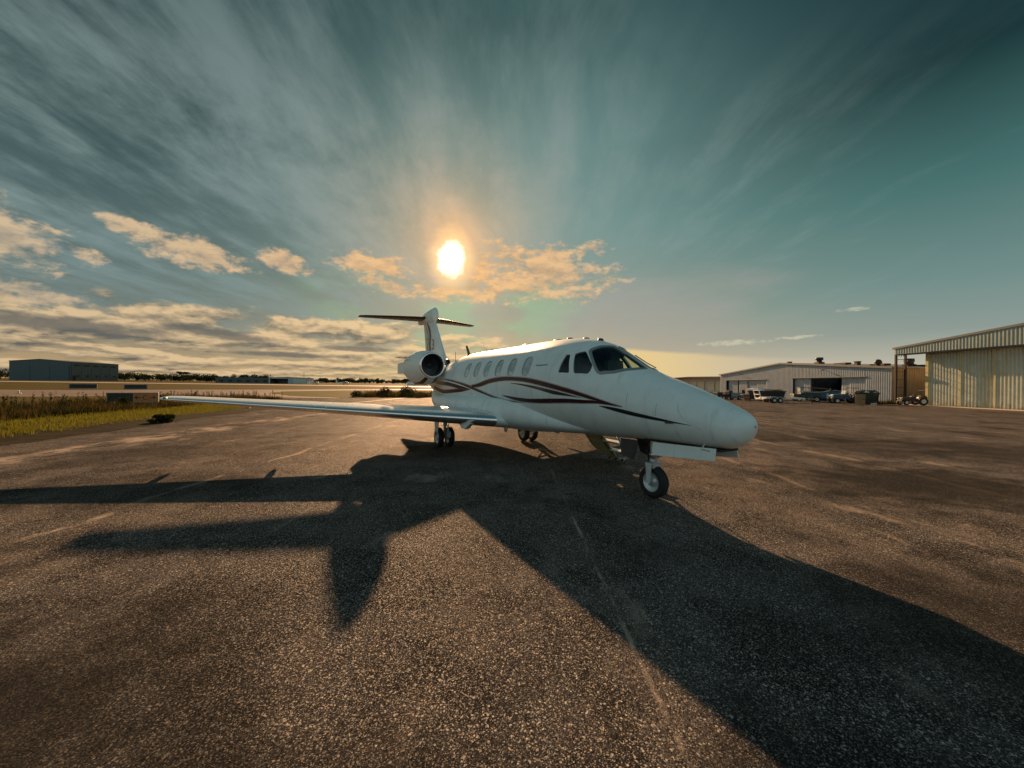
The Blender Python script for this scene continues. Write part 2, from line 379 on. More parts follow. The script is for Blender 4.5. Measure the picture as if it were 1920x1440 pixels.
def earth(name, c0, c1, c2, sc, rough=.85):
    m = bpy.data.materials.new(name); m.use_nodes = True; nt = m.node_tree; b = nt.nodes['Principled BSDF']
    tc = nt.nodes.new('ShaderNodeTexCoord'); P = V(nt, tc.outputs['Object']); x, y, z = sep(nt, P)
    a = noise(nt, vec(nt, x*.6, y, 0), sc, 6, .62); f = noise(nt, P, sc*14, 4, .65)
    c = mix(nt, a.ss(.36, .64), c0, c1); c = mix(nt, f.ss(.45, .75)*.6, c, c2); nt.links.new(c.sk, b.inputs['Base Color'])
    b.inputs['Roughness'].default_value = rough; b.inputs['Specular IOR Level'].default_value = .02 if rough > .8 else .2
    bn = nt.nodes.new('ShaderNodeBump'); bn.inputs['Strength'].default_value = .6; bn.inputs['Distance'].default_value = .04
    nt.links.new(f.sk, bn.inputs['Height']); nt.links.new(bn.outputs[0], b.inputs['Normal']); return m
M['field'] = earth('dry_field_grass', (.055, .045, .011), (.085, .066, .016), (.04, .038, .010), .06)
M['turf'] = earth('turf', (.06, .065, .010), (.095, .09, .014), (.04, .045, .010), .5)
M['taxi'] = earth('taxiway_asphalt', (.13, .095, .072), (.17, .125, .095), (.10, .075, .058), .12, .6)
M['conc'] = earth('runway_concrete', (.42, .37, .30), (.5, .44, .36), (.36, .31, .26), .1, .6)
M['line'] = earth('marking_paint', (.5, .46, .38), (.6, .55, .46), (.3, .25, .2), 2, .6)

# ------------------------------------------------------------------ ground
def sheet(name, poly, z, m, kind='structure'):
    o = mesh_obj(name, [(px, py, z) for px, py in poly], [tuple(range(len(poly)))], m)
    if o.data.polygons[0].normal.z < 0: o.data.flip_normals()
    return tag(o, kind=kind)
def wobble(pts, amp, step=.5, seed=1):
    rnd = random.Random(seed); out = []
    for (a, b), (c, d) in zip(pts, pts[1:]):
        n = max(1, int(math.hypot(c-a, d-b)/step))
        for i in range(n):
            t = i/n; out.append((a+(c-a)*t+rnd.uniform(-amp, amp), b+(d-b)*t+rnd.uniform(-amp, amp)))
    return out+[pts[-1]]
sheet('ground', [(-4000, -800), (4000, -800), (4000, 5000), (-4000, 5000)], -.008, M['field'])
sheet('taxiway', [(-900, 36), (-47, 38), (-41, 45), (-30, 43), (-18, 36), (40, 34), (140, 60), (140, 96), (30, 150), (-10, 128), (-46, 90), (-75, 60), (-900, 52)], -.004, M['taxi'])
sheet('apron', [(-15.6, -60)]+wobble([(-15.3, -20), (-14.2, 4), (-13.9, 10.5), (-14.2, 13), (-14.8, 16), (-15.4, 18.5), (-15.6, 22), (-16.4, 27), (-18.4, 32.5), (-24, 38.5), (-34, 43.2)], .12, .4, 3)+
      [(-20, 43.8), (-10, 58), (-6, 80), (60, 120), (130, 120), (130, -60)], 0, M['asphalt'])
sheet('grass_island', wobble([(-37.4, 58.6), (-27, 47.8), (-19.7, 44.6), (-15.8, 47), (-10.2, 56), (-8.0, 66), (-14, 96), (-20, 105), (-37, 84), (-41, 69), (-37.4, 58.6)], .35, 1.5, 5)[:-1], .004, M['turf'])
sheet('edge_line', [(-14.18, 33.4), (-13.98, 33.4), (-11.70, 58.2), (-12.10, 58.2)], .006, M['line'])
M['soil'] = earth('soil_edge', (.022, .019, .012), (.040, .033, .018), (.015, .014, .009), 1.5)
sheet('soil_edge', wobble([(-14.6, -5), (-14.15, 4), (-13.75, 10.5), (-14.0, 13), (-14.6, 16), (-15.2, 18.5), (-15.4, 22), (-16.2, 27), (-18.2, 32.5)], .16, .35, 9)+wobble([(-20.4, 32.5), (-18.3, 27), (-17.6, 22), (-17.3, 18.5), (-16.9, 16), (-16.4, 13), (-16.2, 10.5), (-16.6, 4), (-17, -5)], .3, .4, 10), .006, M['soil'])
sheet('runway', [(-1400, 206), (-400, 197), (0, 176), (220, 172), (220, 196), (0, 203), (-400, 226), (-1400, 240)], -.003, M['conc'])
sheet('hangar_apron', [(44.3, 20), (50, 20), (50, 47), (45.2, 47)], .005, M['conc'])

# ------------------------------------------------------------------ the jet
YAW = R(29)
jet = thing('business_jet', 'white twin-engine business jet with maroon and black swooping stripes parked on the asphalt apron', 'aircraft', (2.352, 6.332, 0), YAW)
def pchip(xs, ys):
    n = len(xs); h = [xs[i+1]-xs[i] for i in range(n-1)]; d = [(ys[i+1]-ys[i])/h[i] for i in range(n-1)]; m = [0]*n
    for i in range(1, n-1):
        if d[i-1]*d[i] > 0:
            w1 = 2*h[i]+h[i-1]; w2 = h[i]+2*h[i-1]; m[i] = (w1+w2)/(w1/d[i-1]+w2/d[i])
    m[0], m[-1] = d[0], d[-1]
    def f(x):
        i = 0
        while i < n-2 and x > xs[i+1]: i += 1
        t = (x-xs[i])/h[i]
        return (2*t**3-3*t*t+1)*ys[i]+(t**3-2*t*t+t)*h[i]*m[i]+(-2*t**3+3*t*t)*ys[i+1]+(t**3-t*t)*h[i]*m[i+1]
    return f
S0 = -1.6
TAB = [(-1.600, 1.330, 1.330, 0.0), (-1.570, 1.430, 1.215, .115), (-1.480, 1.505, 1.085, .225), (-1.300, 1.590, 1.000, .325), (-0.9, 1.758, .972, .42), (-.4, 1.938, .967, .51),
       (.1, 2.110, .950, .60), (.6, 2.395, .908, .71), (1.1, 2.655, .880, .82), (1.6, 2.773, .857, .895), (2.1, 2.819, .845, .93), (2.7, 2.839, .838, .94), (3.6, 2.835, .836, .94),
       (7.0, 2.825, .838, .94), (7.6, 2.80, .842, .905), (8.2, 2.71, .87, .80), (8.8, 2.61, .93, .70), (9.6, 2.56, 1.05, .62), (10.6, 2.53, 1.33, .53), (11.6, 2.49, 1.66, .42),
       (12.6, 2.45, 1.93, .29), (13.6, 2.38, 2.12, .15), (14.1, 2.32, 2.20, .07)]
KQ = [math.sqrt(r[0]-S0) for r in TAB]
def faired(f):
    # fair the pchip profile: average over a window that closes towards both ends, tabulated
    N = 3000; q1 = KQ[-1]; tab = []
    for k in range(N+1):
        q = q1*k/N; w = min(.13, q*.55, (q1-q)*.8)
        tab.append(sum(f(min(q1, max(0, q+w*(j/5)))) * (6-abs(j)) for j in range(-5, 6))/36)
    def g(q):
        u = min(N-1e-6, max(0, q/q1*N)); i = int(u); return tab[i]+(tab[i+1]-tab[i])*(u-i)
    return g
fT, fB, fW = (faired(pchip(KQ, [r[i] for r in TAB])) for i in (1, 2, 3))
def fus(s, th, off=0.0):
    """point on the skin: s metres aft of the nose wheel, th radians from the top to starboard"""
    q = math.sqrt(max(0, s-S0)); T, B, W = fT(q), fB(q), fW(q); hh = (T-B)/2
    p = Vector((-W*math.sin(th), s, (T+B)/2+hh*math.cos(th)))
    if off: p += fnorm(s, th)*off
    return p
def fnorm(s, th):
    q = max(.03, math.sqrt(max(0, s-S0))); e = .02
    def P(qq, t):
        T, B, W = fT(qq), fB(qq), fW(qq); return Vector((-W*math.sin(t), S0+qq*qq, (T+B)/2+(T-B)/2*math.cos(t)))
    a = P(min(q+e, KQ[-1]), th)-P(q-e, th); b = P(q, th+.01)-P(q, th-.01)
    n = b.cross(a)
    if n.length < 1e-12: return Vector((0, -1, 0))
    n.normalize()
    c = Vector((0, S0+q*q, (fT(q)+fB(q))/2))
    return n if n.dot(P(q, th)-c+Vector((0, -.001, 0))) > 0 else -n
def smooth_line(pts, step=.05):
    """Catmull-Rom through (s, degrees)"""
    out = []; P = [pts[0]]+list(pts)+[pts[-1]]
    for i in range(1, len(P)-2):
        p0, p1, p2, p3 = P[i-1:i+3]; n = max(2, int(math.hypot(p2[0]-p1[0], (p2[1]-p1[1])*.016)/step))
        for k in range(n):
            t = k/n
            out.append(tuple(.5*(2*p1[j]+(p2[j]-p0[j])*t+(2*p0[j]-5*p1[j]+4*p2[j]-p3[j])*t*t+(3*p1[j]-p0[j]-3*p2[j]+p3[j])*t**3) for j in (0, 1)))
    return out+[tuple(pts[-1])]
def band(up, lo): return smooth_line(up)+smooth_line(lo)[::-1]
MA_UP = [(5.50, 92.6), (5.074, 90.0), (4.579, 84.9), (4.129, 81.8), (3.503, 80.2), (2.715, 81.8), (2.319, 83.5), (1.795, 86.9), (1.372, 90.0), (1.011, 91.9), (.689, 92.9), (.396, 93.6), (.12, 94.1)]
MA_IN = [(5.40, 96.0), (4.884, 93.8), (4.333, 88.9), (3.781, 86.0), (3.291, 85.3), (2.704, 86.5), (2.195, 89.4), (1.699, 92.8), (1.3, 95.2), (.927, 96.4), (.595, 96.2)]
LB_UP = [(3.72, 104.6), (3.338, 106.0), (2.892, 107.2), (2.361, 107.3), (1.529, 104.1), (.935, 100.4), (.595, 96.25)]
LB_LO = [(3.60, 106.4), (3.107, 110.9), (2.606, 112.4), (1.863, 110.9), (1.037, 105.8), (.595, 99.6), (.12, 94.2)]
B1_UP = [(8.3, 77.8), (7.6, 81.6), (6.915, 84.6), (6.163, 88.9), (5.559, 93.7), (4.911, 100.2), (4.18, 107.5), (3.599, 112.0), (2.7, 113.3)]
B1_LO = [(8.3, 79.4), (7.6, 83.6), (7.008, 86.9), (6.237, 92.0), (5.573, 97.8), (4.817, 104.9), (4.104, 111.2), (3.515, 114.2), (2.7, 113.8)]
B2_UP = [(3.233, 88.3), (2.704, 89.6), (2.123, 92.2), (1.641, 95.0), (1.246, 97.2), (.927, 98.3)]
B2_LO = [(3.233, 88.9), (2.704, 91.7), (2.195, 95.1), (1.805, 98.3), (1.519, 100.0), (.927, 98.6)]
B3_UP = [(.571, 101.9), (.367, 99.4), (.144, 98.0), (-.142, 98.3), (-.432, 98.8), (-.704, 98.8), (-.966, 98.0)]
B3_LO = [(.571, 102.3), (.38, 103.3), (.2, 103.9), (-.052, 104.7), (-.327, 104.6), (-.612, 102.9), (-.966, 98.4)]
M2_UP = [(10.1, 79), (9.0, 80.5), (8.0, 84.4), (6.992, 89.4), (6.032, 95.3), (5.53, 99.0)]
M2_UI = [(10.1, 87), (9.4, 88.9), (8.4, 90.6), (7.4, 93.6), (6.9, 96.1), (6.45, 98.8)]
M2_LI = [(10.1, 100), (9.4, 99.6), (8.4, 101.0), (7.5, 101.2), (6.9, 100.2), (6.45, 98.9)]
M2_LO = [(10.1, 110), (9.4, 110.0), (8.4, 109.8), (7.6, 108.3), (6.9, 106.4), (6.296, 104.2), (5.53, 99.2)]
def shift(l, d): return [(s, t+d) for s, t in l]
ST = [('silver', band(shift(MA_UP, -1.3), MA_UP)), ('silver', band(MA_IN, shift(MA_IN, 1.2))), ('silver', band(LB_LO, shift(LB_LO, 1.1))), ('silver', band(shift(B1_UP, -1.5), B1_UP)),
      ('silver', band(shift(M2_UI, 0), shift(M2_UI, 1.4))), ('silver', band(shift(M2_LI, -1.2), M2_LI)), ('silver', band(shift(B3_LO, 0), shift(B3_LO, .8))),
      ('maroon', band(MA_UP, MA_IN+[(.12, 94.1)])), ('maroon', band(LB_UP+[(.12, 94.1)], LB_LO)), ('black', band(B2_UP, B2_LO)), ('black', band(B3_UP, B3_LO)),
      ('maroon', band(M2_UP, M2_UI)), ('maroon', band(M2_LI, M2_LO)), ('black', band(B1_UP, B1_LO))]
def ellip(s0, th0, a, b, n=28, p=2.6, lean=0):
    out = []
    for i in range(n):
        t = 2*math.pi*i/n; c, d = math.cos(t), math.sin(t)
        X = a*math.copysign(abs(c)**(2/p), c); Y = b*math.copysign(abs(d)**(2/p), d); out.append((s0+X+lean*Y, th0+Y))
    return out
def rpoly(pts, r=.22, n=5):
    """corner-rounded polygon in (s, deg)"""
    out = []; N = len(pts)
    for i in range(N):
        a, b, c = pts[i-1], pts[i], pts[(i+1) % N]
        pa = [b[j]+(a[j]-b[j])*r for j in (0, 1)]; pb = [b[j]+(c[j]-b[j])*r for j in (0, 1)]
        for k in range(n+1):
            t = k/n; out.append(tuple((1-t)**2*pa[j]+2*t*(1-t)*b[j]+t*t*pb[j] for j in (0, 1)))
    # densify the straight runs
    d = []
    for a, b in zip(out, out[1:]+out[:1]):
        m = max(1, int(math.hypot(b[0]-a[0], (b[1]-a[1])*.016)/.07))
        d += [(a[0]+(b[0]-a[0])*k/m, a[1]+(b[1]-a[1])*k/m) for k in range(m)]
    return d
CABIN_WIN = [ellip(s, 66.4, .155, 12.6, lean=-.001) for s in (2.65, 3.31, 3.97, 4.63, 5.29, 5.95)]
CW_QUARTER = rpoly([(1.245, 72.6), (1.535, 74.2), (1.505, 50.2), (1.405, 49.2)], .12)
CW_SIDE = rpoly([(1.145, 72.0), (1.315, 46.6), (1.135, 38.2), (.825, 54.0), (.815, 61.5), (.85, 67.2)], .15)
CW_FRONT = rpoly([(1.04, 35.0), (.965, 20), (.86, 5.0), (.53, 5.5), (.14, 7.0), (.22, 24), (.44, 47.5), (.66, 58.5)], .14)
HOLES = [('cabin', w) for w in CABIN_WIN]+[('quarter', CW_QUARTER), ('side', CW_SIDE), ('front', CW_FRONT)]
def inside(p, poly):
    x, y = p; r = False; j = len(poly)-1
    for i in range(len(poly)):
        xi, yi = poly[i]; xj, yj = poly[j]
        if (yi > y) != (yj > y) and x < (xj-xi)*(y-yi)/(yj-yi)+xi: r = not r
        j = i
    return r
def build_fuselage():
    DEGK = 1.0
    pts, edges = [], []
    qmax = KQ[-1]; nq, nt_ = 170, 76
    tf = lambda s, d: (math.sqrt(max(0, s-S0)), R(d)*DEGK)
    for i in range(nq+1):
        q = max(.02, qmax*i/nq)
        for j in range(nt_+1): pts.append((q, math.pi*j/nt_))
    polys = []
    for kind, pl in ST+HOLES:
        pp = [tf(s, max(0, min(180, d))) for s, d in pl]; k = len(pts); pts += pp
        edges += [(k+i, k+(i+1) % len(pp)) for i in range(len(pp))]; polys.append((kind, pp, min(a for a, b in pp), max(a for a, b in pp), min(b for a, b in pp), max(b for a, b in pp)))
    vv, ee, ff, *_ = delaunay_2d_cdt([Vector(p) for p in pts], edges, [], 0, 1e-5)
    q2 = [(v[0], v[1]) for v in vv]
    keep, mi = [], []
    MI = {'silver': 3, 'maroon': 1, 'black': 2}
    for f in ff:
        c = (sum(q2[i][0] for i in f)/len(f), sum(q2[i][1] for i in f)/len(f)); m = 0; hole = False
        for kind, pp, a, b, lo, hi in polys:
            if a <= c[0] <= b and lo <= c[1] <= hi and inside(c, pp):
                if kind in MI: m = MI[kind]
                else: hole = True
        if not hole: keep.append(f); mi.append(m)
    V3 = [fus(S0+q*q, t) for q, t in q2]; NR = [fnorm(S0+q*q, t) for q, t in q2]
    verts, nrm, faces, mid, mp = list(V3), list(NR), [], [], {}
    for f, m in zip(keep, mi):
        a, b, c = (V3[i] for i in f[:3]); n = (b-a).cross(c-a)
        faces.append(tuple(f) if n.dot(NR[f[0]]) > 0 else tuple(f[::-1])); mid.append(m)
    for i, (q, t) in enumerate(q2):
        if t < 1e-4 or t > math.pi-1e-4:
            nrm[i] = Vector((0, nrm[i].y, nrm[i].z)).normalized(); verts[i].x = 0; mp[i] = i
        else:
            mp[i] = len(verts); verts.append(Vector((-V3[i].x, V3[i].y, V3[i].z))); nrm.append(Vector((-NR[i].x, NR[i].y, NR[i].z)))
    nf = len(faces)
    for k in range(nf):
        faces.append(tuple(mp[i] for i in faces[k])[::-1]); mid.append(mid[k])
    # close the tail and nose
    o = mesh_obj('fuselage', verts, faces, [M['paint'], M['maroon'], M['black_paint'], M['silver_paint']], jet, mid, True)
    try: o.data.normals_split_custom_set_from_vertices([tuple(n) for n in nrm])
    except Exception as e: print('normals', e)
    # dark lining inside the cockpit and cabin
    lv, lf = [], []
    for k, f in enumerate(faces):
        ss_ = [verts[i].y for i in f]
        if -.35 < min(ss_) and max(ss_) < 2.2:
            b = len(lv); lv += [verts[i]-nrm[i]*.035 for i in f]; lf.append(tuple(range(b, b+len(f)))[::-1])
    mesh_obj('cockpit_lining', lv, lf, M['black'], jet)
    return o
fuselage = build_fuselage()
def mirror(vs): return [Vector((-p.x, p.y, p.z)) for p in vs]
def window_part(name, poly, glassm, framem, fw, depth, sides=(1, -1), lip=.004):
    for sd in sides:
        cs = sum(p[0] for p in poly)/len(poly); cd = sum(p[1] for p in poly)/len(poly)
        n = len(poly)
        def P(s, d, off):
            v = fus(s, R(d), off); v.x *= sd; return v
        grow = lambda k: [(cs+(s-cs)*(1+k/.3), cd+(d-cd)*(1+k/.3)) for s, d in poly]
        # outward offset by true distance
        def outset(w):
            out = []
            for i in range(n):
                a, b, c = poly[i-1], poly[i], poly[(i+1) % n]
                tx, ty = (c[0]-a[0]), (c[1]-a[1])*.0155; l = math.hypot(tx, ty) or 1
                nx, ny = ty/l, -tx/l
                if nx*(b[0]-cs)+ny*(b[1]-cd)*.0155 < 0: nx, ny = -nx, -ny
                out.append((b[0]+nx*w, b[1]+ny*w/.0155))
            return out
        o2 = outset(fw)
        rings = [[P(s, d, -.03) for s, d in poly], [P(s, d, lip) for s, d in poly], [P(s, d, lip) for s, d in o2], [P(s, d, -.004) for s, d in o2]]
        mb = MB(); vs = [p for r in rings for p in r]
        fs = [(j*n+i, j*n+(i+1) % n, (j+1)*n+(i+1) % n, (j+1)*n+i) for j in range(3) for i in range(n)]
        mb.add(vs, fs, 0, False); fr = mb.build(name+'_frame' if name != 'cabin_window' else 'window_frame', framem, None)
        # pane: triangulated patch with the curvature of the skin
        gp = [(s, R(d)) for s, d in poly]; inner = []
        for i in range(1, 9):
            for j in range(1, 9):
                s = min(p[0] for p in gp)+(max(p[0] for p in gp)-min(p[0] for p in gp))*i/9; t = min(p[1] for p in gp)+(max(p[1] for p in gp)-min(p[1] for p in gp))*j/9
                if inside((s, t), gp): inner.append((s, t))
        vv, ee, ff, *_ = delaunay_2d_cdt([Vector(p) for p in gp+inner], [(i, (i+1) % n) for i in range(n)], [], 1, 1e-6)
        pv = []
        for q in vv:
            v = fus(q[0], q[1], -depth); v.x *= sd; pv.append(v)
        fcs = [tuple(f) for f in ff]
        pane = mesh_obj(name, pv, fcs, glassm, jet, smooth=True); fr.parent = pane
M['trim'] = mat('window_trim', (.24, .27, .27), .35, .2)
M['wintrim'] = mat('cabin_window_trim', (.42, .47, .47), .35, .2)
for w in CABIN_WIN: window_part('cabin_window', w, M['window_blind'], M['wintrim'], .012, .012)
window_part('cockpit_side_window', CW_QUARTER, M['glass'], M['paint'], .022, .01)
window_part('cockpit_side_window', CW_SIDE, M['glass'], M['paint'], .024, .01)
window_part('windshield', CW_FRONT, M['glass'], M['trim'], .06, .008, lip=.009)
# cockpit furniture
mb = MB(); mb.box((0, 2.15, 1.85), (1.15, .05, 1.5)); mb.build('cockpit_bulkhead', M['black'], jet)
mb = MB(); mb.loft([[(-.55, .62, 1.90), (-.45, .50, 2.02), (.45, .50, 2.02), (.55, .62, 1.90)], [(-.5, .25, 1.86), (-.40, .22, 1.95), (.40, .22, 1.95), (.5, .25, 1.86)]]); mb.build('glareshield', M['black'], jet)
for sx in (-.38, .38):
    mb = MB(); mb.box((sx, 1.32, 2.02), (.42, .12, .62), rx=R(-8)); mb.box((sx, 1.36, 2.42), (.26, .10, .18)); mb.box((sx, 1.12, 1.68), (.44, .5, .14)); mb.build('pilot_seat', M['seat'], jet)
    mb = MB(); mb.path([(sx-.13, .78, 2.03), (sx-.13, .80, 1.93), (sx+.13, .80, 1.93), (sx+.13, .78, 2.03)], .018, 6); mb.tube((sx, .80, 1.93), (sx, .66, 1.80), .025); mb.build('control_yoke', M['dark_metal'], jet)
mb = MB(); mb.prism([(-.47, .95, 2.02), (-.30, .90, 2.12), (-.12, .80, 2.10), (-.16, .74, 2.03)], (0, .05, -.03)); mb.build('sun_visor', M['seat'], jet)
# wiper and static ports
def skin(s, d, off=0, sd=1):
    v = fus(s, R(d), off); v.x *= sd; return v
for sd in (1, -1):
    mb = MB(); mb.path([skin(.12, 14, .03, sd), skin(.30, 10, .028, sd), skin(.55, 9, .026, sd)], .009, 6); mb.build('windshield_wiper', M['dark_metal'], jet)
    mb = MB(); p = skin(-.66, 101, 0, sd); mb.tube(p, p+Vector((-.09*sd, 0, -.01)), .012); q = p+Vector((-.09*sd, .0, -.01)); mb.tube(q, q+Vector((0, -.13, 0)), .010, .006); mb.build('pitot_tube', M['dark_metal'], jet)
    mb = MB(); c = skin(3.86, 118, .0, sd)
# radome seam, door outline and hatch outline as shallow dark grooves laid along the skin
def groove(pts, w, name, m, sd=1):
    mb = MB(); L = smooth_line(pts, .04); vs = []
    for i, (s, d) in enumerate(L):
        a = L[max(0, i-1)]; b = L[min(len(L)-1, i+1)]; tx, ty = b[0]-a[0], (b[1]-a[1])*.0155; l = math.hypot(tx, ty) or 1
        nx, ny = -ty/l*w, tx/l*w/.0155
        vs += [skin(s+nx, d+ny, .0015, sd), skin(s-nx, d-ny, .0015, sd)]
    mb.add(vs, [(2*i, 2*i+1, 2*i+3, 2*i+2) for i in range(len(L)-1)], 0, False); return mb.build(name, m, jet)
M['seam'] = mat('panel_gap', (.20, .23, .23), .6)
groove([(-.758, 62), (-.778, 74), (-.86, 88), (-1.0, 96.2), (-1.12, 104)], .0022, 'radome_seam', M['seam'])
groove([(.05, 70), (.05, 96)], .002, 'nose_hatch_seam', M['seam']); groove([(-.45, 74), (-.45, 96)], .002, 'nose_hatch_seam', M['seam']); groove([(-.45, 96), (-.2, 97), (.05, 96)], .002, 'nose_hatch_seam', M['seam']); groove([(1.75, 48), (1.75, 80), (1.75, 118)], .002, 'fuselage_seam', M['seam']); groove([(4.3, 36), (4.3, 80), (4.3, 100)], .002, 'fuselage_seam', M['seam'])
groove([(5.62, 58), (5.62, 92)], .004, 'exit_hatch_seam', M['seam']); groove([(5.12, 58), (5.12, 91)], .004, 'exit_hatch_seam', M['seam'])
groove([(1.9, 65.5), (2.16, 66.6), (2.3, 66.4)], .012, 'script_mark', M['seam'])
groove([(7.25, 30), (7.1, 60), (7.05, 92)], .0035, 'fuselage_seam', M['seam'])
for s_, d_ in ((5.8, 73.5), (5.28, 73.5)):
    mb = MB(); pl = [(s_-.09, d_-5), (s_+.07, d_-4.5), (s_+.05, d_+5), (s_-.04, d_+5)]; mb.add([skin(a, b, .003) for a, b in pl], [(0, 1, 2, 3)]); 
# belly fairing that carries the wing
def build_fairing():
    rows = [(.9, .36, 1.2, .94), (1.5, .56, 1.28, .875), (2.3, .79, 1.42, .815), (3.1, .955, 1.60, .74), (3.9, 1.04, 1.66, .70), (5.0, 1.10, 1.68, .67), (6.5, 1.12, 1.66, .66), (7.8, 1.06, 1.58, .68), (8.9, .92, 1.52, .78), (9.9, .70, 1.52, 1.02), (10.6, .45, 1.60, 1.32)]
    n = 40; xs = [r[0] for r in rows]; f1, f2, f3 = (pchip(xs, [r[i] for r in rows]) for i in (1, 2, 3))
    rings = []
    for k in range(49):
        s = .9+9.7*k/48; w, t, b = f1(s), f2(s), f3(s); ring = []
        for i in range(n):
            a = 2*math.pi*i/n; c, d = math.cos(a), math.sin(a); p = 2.4
            ring.append(Vector((w*math.copysign(abs(c)**(2/p), c), s, (t+b)/2+(t-b)/2*math.copysign(abs(d)**(2/p), d))))
        rings.append(ring)
    mb = MB(); mb.loft(rings); return mb.build('belly_fairing', M['paint'], jet)
fair = build_fairing()
mb = MB(); mb.lathe((-1.065, 4.03, 1.02), (-1, -.12, -.12), [(-.03, .075), (.012, .075), (.014, .05), (-.02, .045)], 20); mb.build('inspection_light', M['dark_metal'], jet)
# airfoils
UPK = 1.0
def airfoil(c, th, n=18, nose=1.0):
    up, lo = [], []
    for i in range(n+1):
        b = math.pi*i/n; x = .5*(1-math.cos(b)); y = 5*th*(.2969*math.sqrt(x)-.126*x-.3516*x*x+.2843*x**3-.1036*x**4)
        up.append((x*c, y*c*UPK)); lo.append((x*c, -y*c*(2-UPK)))
    return lo[::-1]+up[1:-1]          # trailing edge(bottom) -> nose -> up
def wing(sd):
    global UPK; UPK = .82
    st = [(.55, 3.20, .965, 3.15, .135), (1.10, 3.56, .99, 2.85, .135), (3.0, 4.74, 1.095, 2.25, .125), (5.5, 6.29, 1.235, 1.62, .115), (7.7, 7.66, 1.355, 1.10, .105), (8.05, 7.92, 1.372, .92, .09), (8.15, 8.12, 1.374, .62, .05)]
    rings = []
    for t, le, z, c, th in st:
        rings.append([Vector((-t*sd, le+a, z+b+.05*a)) for a, b in airfoil(c, th)])
    n = len(rings[0]); nose = n//2; 
    mb = MB(); vs = [p for r in rings for p in r]; fs, mi = [], []
    for j in range(len(rings)-1):
        for i in range(n):
            f = (j*n+i, j*n+(i+1) % n, (j+1)*n+(i+1) % n, (j+1)*n+i); fs.append(f if sd > 0 else f[::-1])
    mb.add(vs, fs, 0, True); mb.add(rings[-1], [tuple(range(n)) if sd > 0 else tuple(range(n))[::-1]])
    w = mb.build('wing', [M['wingpaint']], jet)
    # polished leading edge wrapping the nose of the airfoil, a few mm proud
    for j0, j1, ta, tb in ((1, 2, 1.10, 4.55), (2, 4, 4.57, 7.95)):
        rr = []
        N = 24
        for k in range(N+1):
            t = ta+(tb-ta)*k/N
            xs = [r[0] for r in st]; g = lambda c_: [r[c_] for r in st]
            def itp(c_):
                i = max(i for i in range(len(xs)-1) if xs[i] <= t); u = (t-xs[i])/(xs[i+1]-xs[i]); return g(c_)[i]*(1-u)+g(c_)[i+1]*u
            le, z, c, th = itp(1), itp(2), itp(3), itp(4)
            a = airfoil(c, th); m = len(a)//2
            sel = a[m-5:m+5]
            rr.append([Vector((-t*sd, le+p*1.0-.004, z+q*1.02+.05*p)) for p, q in sel])
        mb = MB(); mb.loft(rr if sd > 0 else [r[::-1] for r in rr], closed=False, caps=False); mb.build('leading_edge', M['chrome'], w)
    # flap track fairings and flaps edge lines
    for t, s0, z in ((2.55, 5.95, .98), (4.6, 6.72, 1.10), (6.3, 7.4, 1.20)):
        mb = MB(); mb.lathe((-t*sd, s0, z), (0, 1, -.10), [(0, .005), (.12, .04), (.4, .06), (.7, .05), (.95, .01)], 12); mb.build('flap_track_fairing', M['paint'], w)
    mb = MB(); mb.box((-7.98*sd, 7.98, 1.39), (.05, .22, .06)); mb.build('navigation_light', M['navglass'], w)
    for t, s0 in ((7.2, 8.55), (7.6, 8.75), (6.5, 8.2)):
        mb = MB(); mb.tube((-t*sd, s0, 1.33), (-t*sd, s0+.28, 1.33), .006, .003, 5); mb.build('static_wick', M['dark_metal'], w)
    UPK = 1.0
    return w
M['wingpaint'] = mat('wing_paint', (.66, .72, .72), .28, 0, .3, noise_amt=.05, nscale=3, rough_var=.1)
M['navglass'] = mat('green_navigation_glass', (.05, .22, .12), .15)
for sd in (1, -1): wing(sd)
# flap hinge bracket seen under the wing root
for sd in (1, -1):
    mb = MB(); mb.prism([(-1.7*sd, 3.75, .92), (-1.7*sd, 4.5, .90), (-1.7*sd, 4.25, .76), (-1.7*sd, 4.05, .76)], (.10*sd, 0, 0)); mb.build('landing_light_pod', M['paint'], jet)
